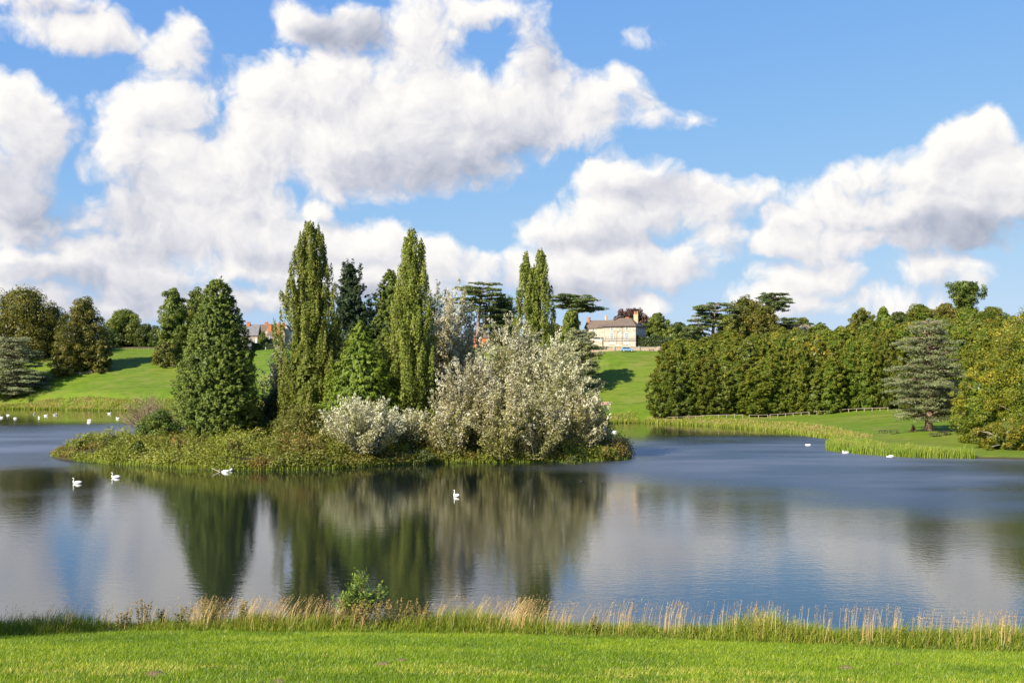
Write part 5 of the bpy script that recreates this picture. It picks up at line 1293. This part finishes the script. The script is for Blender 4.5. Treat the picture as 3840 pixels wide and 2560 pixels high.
# ------------------------------------------------------------------ grass, reeds, weeds, the elder bush
def blades(name, base, h, wd, lean, rnd, segs=1, yaw=None):
    """thin upright blades; lean is a horizontal vector (n,2) for the tip"""
    n = len(base); yaw = rng.random(n) * 6.283 if yaw is None else yaw
    sx = np.stack([np.cos(yaw), np.sin(yaw), np.zeros(n)], 1) * (wd * .5)[:, None]
    tip = base + np.stack([lean[:, 0], lean[:, 1], h], 1)
    if segs == 1:
        V = np.stack([base - sx, base + sx, tip], 1).reshape(-1, 3); Fc = np.arange(3 * n).reshape(-1, 3)
        return np_mesh(name, V, Fc, attrs={'rnd': np.clip(rnd, 0, 1)})
    mid = base + np.stack([lean[:, 0] * .3, lean[:, 1] * .3, h * .58], 1)
    V = np.stack([base - sx, base + sx, mid + sx * .8, mid - sx * .8, tip + sx * .12, tip - sx * .12], 1).reshape(-1, 3)
    i0 = np.arange(n)[:, None] * 6
    Fc = np.concatenate([i0 + np.array((0, 1, 2, 3)), i0 + np.array((3, 2, 4, 5))], 0)
    return np_mesh(name, V, Fc, attrs={'rnd': np.clip(np.concatenate([rnd, rnd]), 0, 1)})
G_LAWN = leaf_mat('lawn_grass_blades', [(0, (.075, .125, .005)), (.45, (.145, .205, .008)), (.8, (.215, .255, .016)), (1, (.38, .32, .09))], .35, .45, .35)
G_TALL = leaf_mat('tall_grass_blades', [(0, (.055, .10, .008)), (.5, (.13, .18, .014)), (.85, (.22, .235, .028)), (1, (.34, .27, .09))], .35, .5)
G_DRY = leaf_mat('dry_grass_stems', [(0, (.30, .19, .075)), (.5, (.42, .29, .13)), (1, (.52, .42, .24))], .2, .6)
G_REED = leaf_mat('reed_blades', [(0, (.08, .125, .012)), (.5, (.15, .195, .020)), (.85, (.24, .245, .038)), (1, (.32, .23, .14))], .3, .5)
G_WEED = leaf_mat('brown_green_weed_leaves', [(0, (.06, .075, .015)), (.5, (.14, .125, .03)), (1, (.24, .145, .06))], .25, .55)
G_ELD = leaf_mat('elder_leaflets', [(0, (.10, .15, .022)), (.5, (.17, .24, .045)), (1, (.27, .33, .09))], .35, .45, .4)

def lawn():
    n = 290000
    d = 15.5 + (39 - 15.5) * rng.random(n) ** .9
    x = (rng.random(n) * 2 - 1) * .50 * d
    yb = np.interp(x, BX, BY); k = d < yb + .4
    x, d = x[k], d[k]; n = len(x)
    z = ground(x, d)
    tuft = vnoise(x, d, .55, 31) * .6 + vnoise(x, d, .18, 32) * .4
    dry = sm((vnoise(x * .35, d, 1.3, 33) * .55 + vnoise(x, d, .5, 34) * .45 - .52) / .22) * sm((25.5 - d) / 5.0)
    h = (.045 + .055 * tuft) * rng.uniform(.7, 1.4, n)
    ln = rng.normal(size=(n, 2)) * (h * .45)[:, None] + np.array((.012, .0))
    rn = np.clip(.27 + .60 * (tuft - .3) + rng.normal(size=n) * .14 + .5 * (vnoise(x, d, 2.6, 35) - .5) + .2 * (vnoise(x, d, 1.1, 36) - .5), 0, .86)
    rn = np.where(rng.random(n) < .03 + .42 * dry, rng.uniform(.88, 1, n), rn)
    me = blades('lawn_grass', np.stack([x, d, z - .008], 1), h, np.full(n, .0145), ln, rn)
    tag(obj('lawn_grass', me, G_LAWN), 'short sunlit mown grass of the near lawn', kind='stuff')
lawn()

def bank_grass():
    n = 50000
    x = rng.uniform(-24, 22, n); yb = np.interp(x, BX, BY)
    off = rng.random(n) ** 1.1 * 5.0; y = yb + off - .15 + .3 * (vnoise(x, yb, 1.1, 41) - .5)
    z = ground(x, y)
    cl = vnoise(x, y, 2.6, 44) * .35 + vnoise(x, y, .7, 42) * .4 + vnoise(x, y, .25, 43) * .25
    h = (.05 + .62 * cl) * rng.uniform(.6, 1.3, n) * np.interp(off, [0, .5, 1.2, 5], [.45, .8, 1.05, 1.05]) * (.55 + .95 * vnoise(x, y * .5, 1.9, 47))
    ln = rng.normal(size=(n, 2)) * (h * .28)[:, None] + np.stack([h * .16, 0 * h], 1)
    rn = np.clip(.15 + .6 * cl + rng.normal(size=n) * .16, 0, .95); rn = np.where(rng.random(n) < .05, 1.0, rn)
    me = blades('long_bank_grass', np.stack([x, y, z - .02], 1), h, np.full(n, .018), ln, rn, 2)
    tag(obj('long_bank_grass', me, G_TALL), 'long green grass along the edge of the near bank', kind='stuff')
    # straw-coloured flowering stems, thick in some places
    B, H, LN, W_, RN = [], [], [], [], []
    heads_p, heads_a, heads_r = [], [], []
    # (px from, px to, count, height, lean)
    for a, b, cnt, hh, le in [(0, 700, 330, .85, .22), (690, 1010, 620, .92, .32), (1000, 1260, 330, .95, .36), (1240, 1640, 300, .80, .30), (1620, 1830, 190, 1.02, .40), (1840, 2030, 420, .98, .36), (2030, 2260, 150, .90, .26), (2240, 2560, 260, .98, .16), (2540, 2680, 110, .95, .10), (2680, 2900, 260, 1.0, .06), (2900, 3050, 90, .9, .08), (3050, 3400, 330, .95, .08), (3400, 3860, 420, .85, .08)]:
        cnt = int(cnt * (.65 if a < 2200 else .48)); cc_ = rng.uniform(a, b, max(3, int((b - a) / 38))); px = np.where(rng.random(cnt) < .65, rng.choice(cc_, cnt) + rng.normal(size=cnt) * 16, rng.uniform(a, b, cnt))
        off = rng.uniform(.4, 3.2, cnt); d0 = np.interp((px - 1920) / F * 34, BX, BY)
        d = d0 + off; x = (px - 1920) / F * d; z = ground(x, d)
        h = hh * rng.uniform(.55, 1.15, cnt)
        ln = np.stack([h * le * rng.uniform(.4, 1.6, cnt), rng.normal(size=cnt) * .06], 1)
        B.append(np.stack([x, d, z], 1)); H.append(h); LN.append(ln); W_.append(rng.uniform(.006, .011, cnt)); RN.append(rng.random(cnt))
    B = np.concatenate(B); H = np.concatenate(H); LN = np.concatenate(LN); W_ = np.concatenate(W_); RN = np.concatenate(RN)
    me = blades('dry_grass_stems', B, H, W_, LN, RN, 2)
    tag(obj('dry_grass_stems', me, G_DRY), 'tawny seeding grass stems leaning over the near bank', kind='stuff')
    k = rng.random(len(B)) < .75
    tp = B[k] + np.stack([LN[k][:, 0], LN[k][:, 1], H[k]], 1)
    P_, A_, R_ = [], [], []
    for q in range(9):
        f = rng.uniform(-.16, .02, len(tp))
        P_.append(tp + np.stack([LN[k][:, 0] * f * 1.6, LN[k][:, 1] * f, H[k] * f], 1) + rng.normal(size=tp.shape) * .010)
        A_.append(np.stack([LN[k][:, 0] * 1.5, LN[k][:, 1], H[k]], 1) + rng.normal(size=tp.shape) * .25); R_.append(RN[k])
    P_ = np.concatenate(P_); A_ = np.concatenate(A_)
    me = leaf_mesh('grass_seed_heads', P_, rdir(len(P_)), .032, .4, np.concatenate(R_), A_)
    tag(obj('grass_seed_heads', me, G_DRY), 'feathery seed heads on the tawny grass stems', kind='stuff')
bank_grass()

def weeds():
    # leafy docks and willowherb on the bank, each plant its own
    specs = [(533, .95, .35, 'dark upright weed standing on the shaded left bank'), (600, .6, .4, 'low leafy weed right of the dark upright one'), (770, .95, .8, 'bushy brown-topped weed at the sunlit left bank'), (905, .72, .5, 'green weed clump in the tawny grass'),
             (1262, .55, .6, 'brownish weed left of the elder bush'), (1330, .75, .8, 'brown seeding weed under the elder bush, left one'), (1400, .8, .8, 'brown seeding weed under the elder bush, right one'), (1470, .85, .8, 'brown seeding weed just right of the elder bush'), (1545, .78, .8, 'brown seeding dock, second right of the elder bush'), (1605, .66, .6, 'low brown dock at the right end of the weed patch'),
             (2225, .5, .25, 'thin brown dock stalk in the right-hand grass'), (680, .6, .5, 'small weed at the edge of the bank shadow'), (460, .55, .5, 'dark weed tuft in the bank shadow'), (1130, .5, .4, 'green weed tuft left of the elder')]
    for px, h, w, lab in specs:
        d = float(np.interp((px - 1920) / F * 34, BX, BY)) + rng.uniform(.9, 1.8); c = at(px, d); h *= 1.05
        r = empty('bank_weed', c, 0, lab, 'weed', 'weeds on the near bank'); mb = MB(); pts, ax = [], []
        for s in range(int(5 + 9 * w)):
            e = np.array((rng.normal() * w * .30 + .06, rng.normal() * .25, h * rng.uniform(.6, 1.08))); b = np.array((e[0] * .5, e[1] * .6, 0))
            mb.tube([b, (b + e) / 2 + (0, 0, .05), e], [.010, .008, .004], 4)
            k = 34; t = rng.random(k) ** .8; p = b + (e - b) * t[:, None]; o = rng.normal(size=(k, 3)) * np.array((1, 1, .5)) + (0, 0, .3); o = unit(o); L = .05 + .07 * (1 - t)
            pts.append(p + o * (L * .5)[:, None]); ax.append(o)
        mb.build('stem', surf('green_brown_stems', (.16, .13, .05), .8, .3, 6), r)
        pts = np.concatenate(pts); ax = np.concatenate(ax); rn = np.clip(pts[:, 2] / h * .8 + rng.normal(size=len(pts)) * .2, 0, 1)
        obj('foliage', leaf_mesh('foliage', pts, rng.normal(size=pts.shape) * .5 + (0, -.2, .8), .085, .45, rn, ax, True), G_WEED, r)
weeds()

def elder():
    d = 36.6; c = at(1352, d); top = hgt(2150, d, c[2])
    r = empty('elder_bush', c, 0, 'bright green elder bush growing on the near bank', 'shrub'); mb = MB(); pts, ax, nr = [], [], []
    top *= 1.0
    stems = [((.0, 0), 1.0), ((-.15, .1), .90), ((.12, -.1), .86), ((.55, .0), .72), ((.42, .15), .62), ((-.62, .0), .52), ((-.45, -.15), .58), ((-.85, .1), .45), ((.78, -.05), .66), ((.25, -.25), .6), ((-.28, -.2), .72)]
    for (sx, sy), hh in stems:
        H = top * hh; e = np.array((sx * .95, sy * 1.2, H)); b = np.array((sx * .15, sy * .2, 0)); pth = [b, b * .5 + e * .5 + np.array((sx * .08, 0, .05)), e]
        mb.tube(pth, [.022, .016, .007], 5)
        k = int(6 + H * 8)
        for i in range(k):                                # opposite pairs of feathered leaves
            t = .30 + .70 * (i + .5) / k; p = pth[0] + (pth[1] - pth[0]) * min(1, t * 2) if t < .5 else pth[1] + (pth[2] - pth[1]) * (t * 2 - 1)
            a0 = rng.random() * 6.28
            for a in (a0, a0 + math.pi):
                o = np.array((math.cos(a), math.sin(a) * .8, .55 + .5 * (t > .85))); o = o / np.linalg.norm(o); L = .30 * rng.uniform(.8, 1.2) * (1.1 - .35 * t)
                mb.tube([p, p + o * L], [.005, .003], 3, False)
                sd_ = np.cross(o, (0, 0, 1)); sd_ /= np.linalg.norm(sd_)
                for s, f in ((.35, 1), (.35, -1), (.65, 1), (.65, -1), (1.0, 0)):
                    dr = o * (.55 if f else 1.0) + sd_ * f * .85 + np.array((0, 0, -.15)); dr = dr / np.linalg.norm(dr)
                    pts.append(p + o * L * s + dr * .06); ax.append(dr); nr.append(np.cross(dr, sd_ if f == 0 else o) * (1 if f >= 0 else -1) + np.array((0, 0, .8)) + rng.normal(size=3) * .25)
    mb.build('branch', surf('green_brown_stems', (.16, .13, .05)), r)
    pts = np.array(pts); obj('foliage', leaf_mesh('foliage', pts, np.array(nr), .135, .44, None, np.array(ax), True), G_ELD, r)
elder()

def reed_belt(name, label, pts, depth, count, h, seed=0, pink=.1, inset=.6):
    """reeds along a stretch of the far shore; pts: (px, py) on the water line"""
    xy = np.array([WP(*p)[:2] for p in pts]); seg = np.hypot(*np.diff(xy, axis=0).T); cum = np.append(0, np.cumsum(seg))
    n = count; s = rng.random(n) * cum[-1]; x = np.interp(s, cum, xy[:, 0]); y = np.interp(s, cum, xy[:, 1])
    i = np.clip(np.searchsorted(cum, s) - 1, 0, len(seg) - 1); tx = (xy[i + 1] - xy[i]) / seg[i][:, None]; nx = np.stack([-tx[:, 1], tx[:, 0]], 1)
    dep = np.interp(s / cum[-1], np.linspace(0, 1, len(depth)), depth)
    o = rng.random(n) * (dep + inset) - inset
    x = x + nx[:, 0] * o; y = y + nx[:, 1] * o; z = np.maximum(ground(x, y), 0) - .05
    cl = vnoise(x, y, 2.2, 50 + seed) * .6 + vnoise(x, y, .8, 51 + seed) * .4
    hh = h * (.5 + .8 * cl) * rng.uniform(.6, 1.25, n) * np.where(o < .9, 1.1, .8)
    ln = rng.normal(size=(n, 2)) * (hh * .14)[:, None] + np.stack([hh * .10, 0 * hh], 1)
    rn = np.clip(.2 + .5 * cl + rng.normal(size=n) * .15, 0, .9); rn = np.where((rng.random(n) < pink * 2 * vnoise(x, y, 3.5, 60 + seed)) & (o > .8), 1.0, rn)
    wd = .10 * y / 240
    me = blades(name, np.stack([x, y, z], 1), hh, wd * rng.uniform(.6, 1.3, n), ln, rn, 2)
    tag(obj(name, me, G_REED), label, kind='stuff')
reed_belt('far_reeds', 'yellow-green reeds along the far left shore', [(-60, 1532), (0, 1533), (200, 1535), (400, 1539), (700, 1538), (1000, 1537)], [4, 7, 8, 7, 6, 6], 15000, .95, 1, .3)
reed_belt('channel_reeds', 'reeds and rough grass at the plantation shore', [(2100, 1580), (2260, 1585), (2400, 1585), (2540, 1591), (2668, 1598), (2760, 1605), (2846, 1612), (2940, 1622), (3025, 1634), (3100, 1644), (3150, 1651)], [3, 6, 8, 9, 9, 10, 11, 11, 10, 9, 7], 21000, .85, 2, .25)
reed_belt('point_reeds', 'tall bright reeds on the point before the picnic lawn', [(3140, 1660), (3107, 1676), (3113, 1689), (3230, 1702), (3387, 1713), (3520, 1717), (3655, 1719)], [6, 7, 8, 8, 8, 8, 7], 17000, 1.35, 3, .12)
reed_belt('island_sedge', 'sedge and dead stalks fringing the island waterline', [(195, 1710), (300, 1729), (408, 1739), (560, 1748), (700, 1757), (865, 1764), (1050, 1763), (1241, 1758), (1400, 1747), (1518, 1741), (1650, 1736), (1796, 1734), (1950, 1734), (2122, 1733), (2250, 1728), (2340, 1724), (2362, 1714)], [1.2, 1.6, 1.2, 1.8, 1.0, 1.5], 9000, .62, 4, .5, .35)
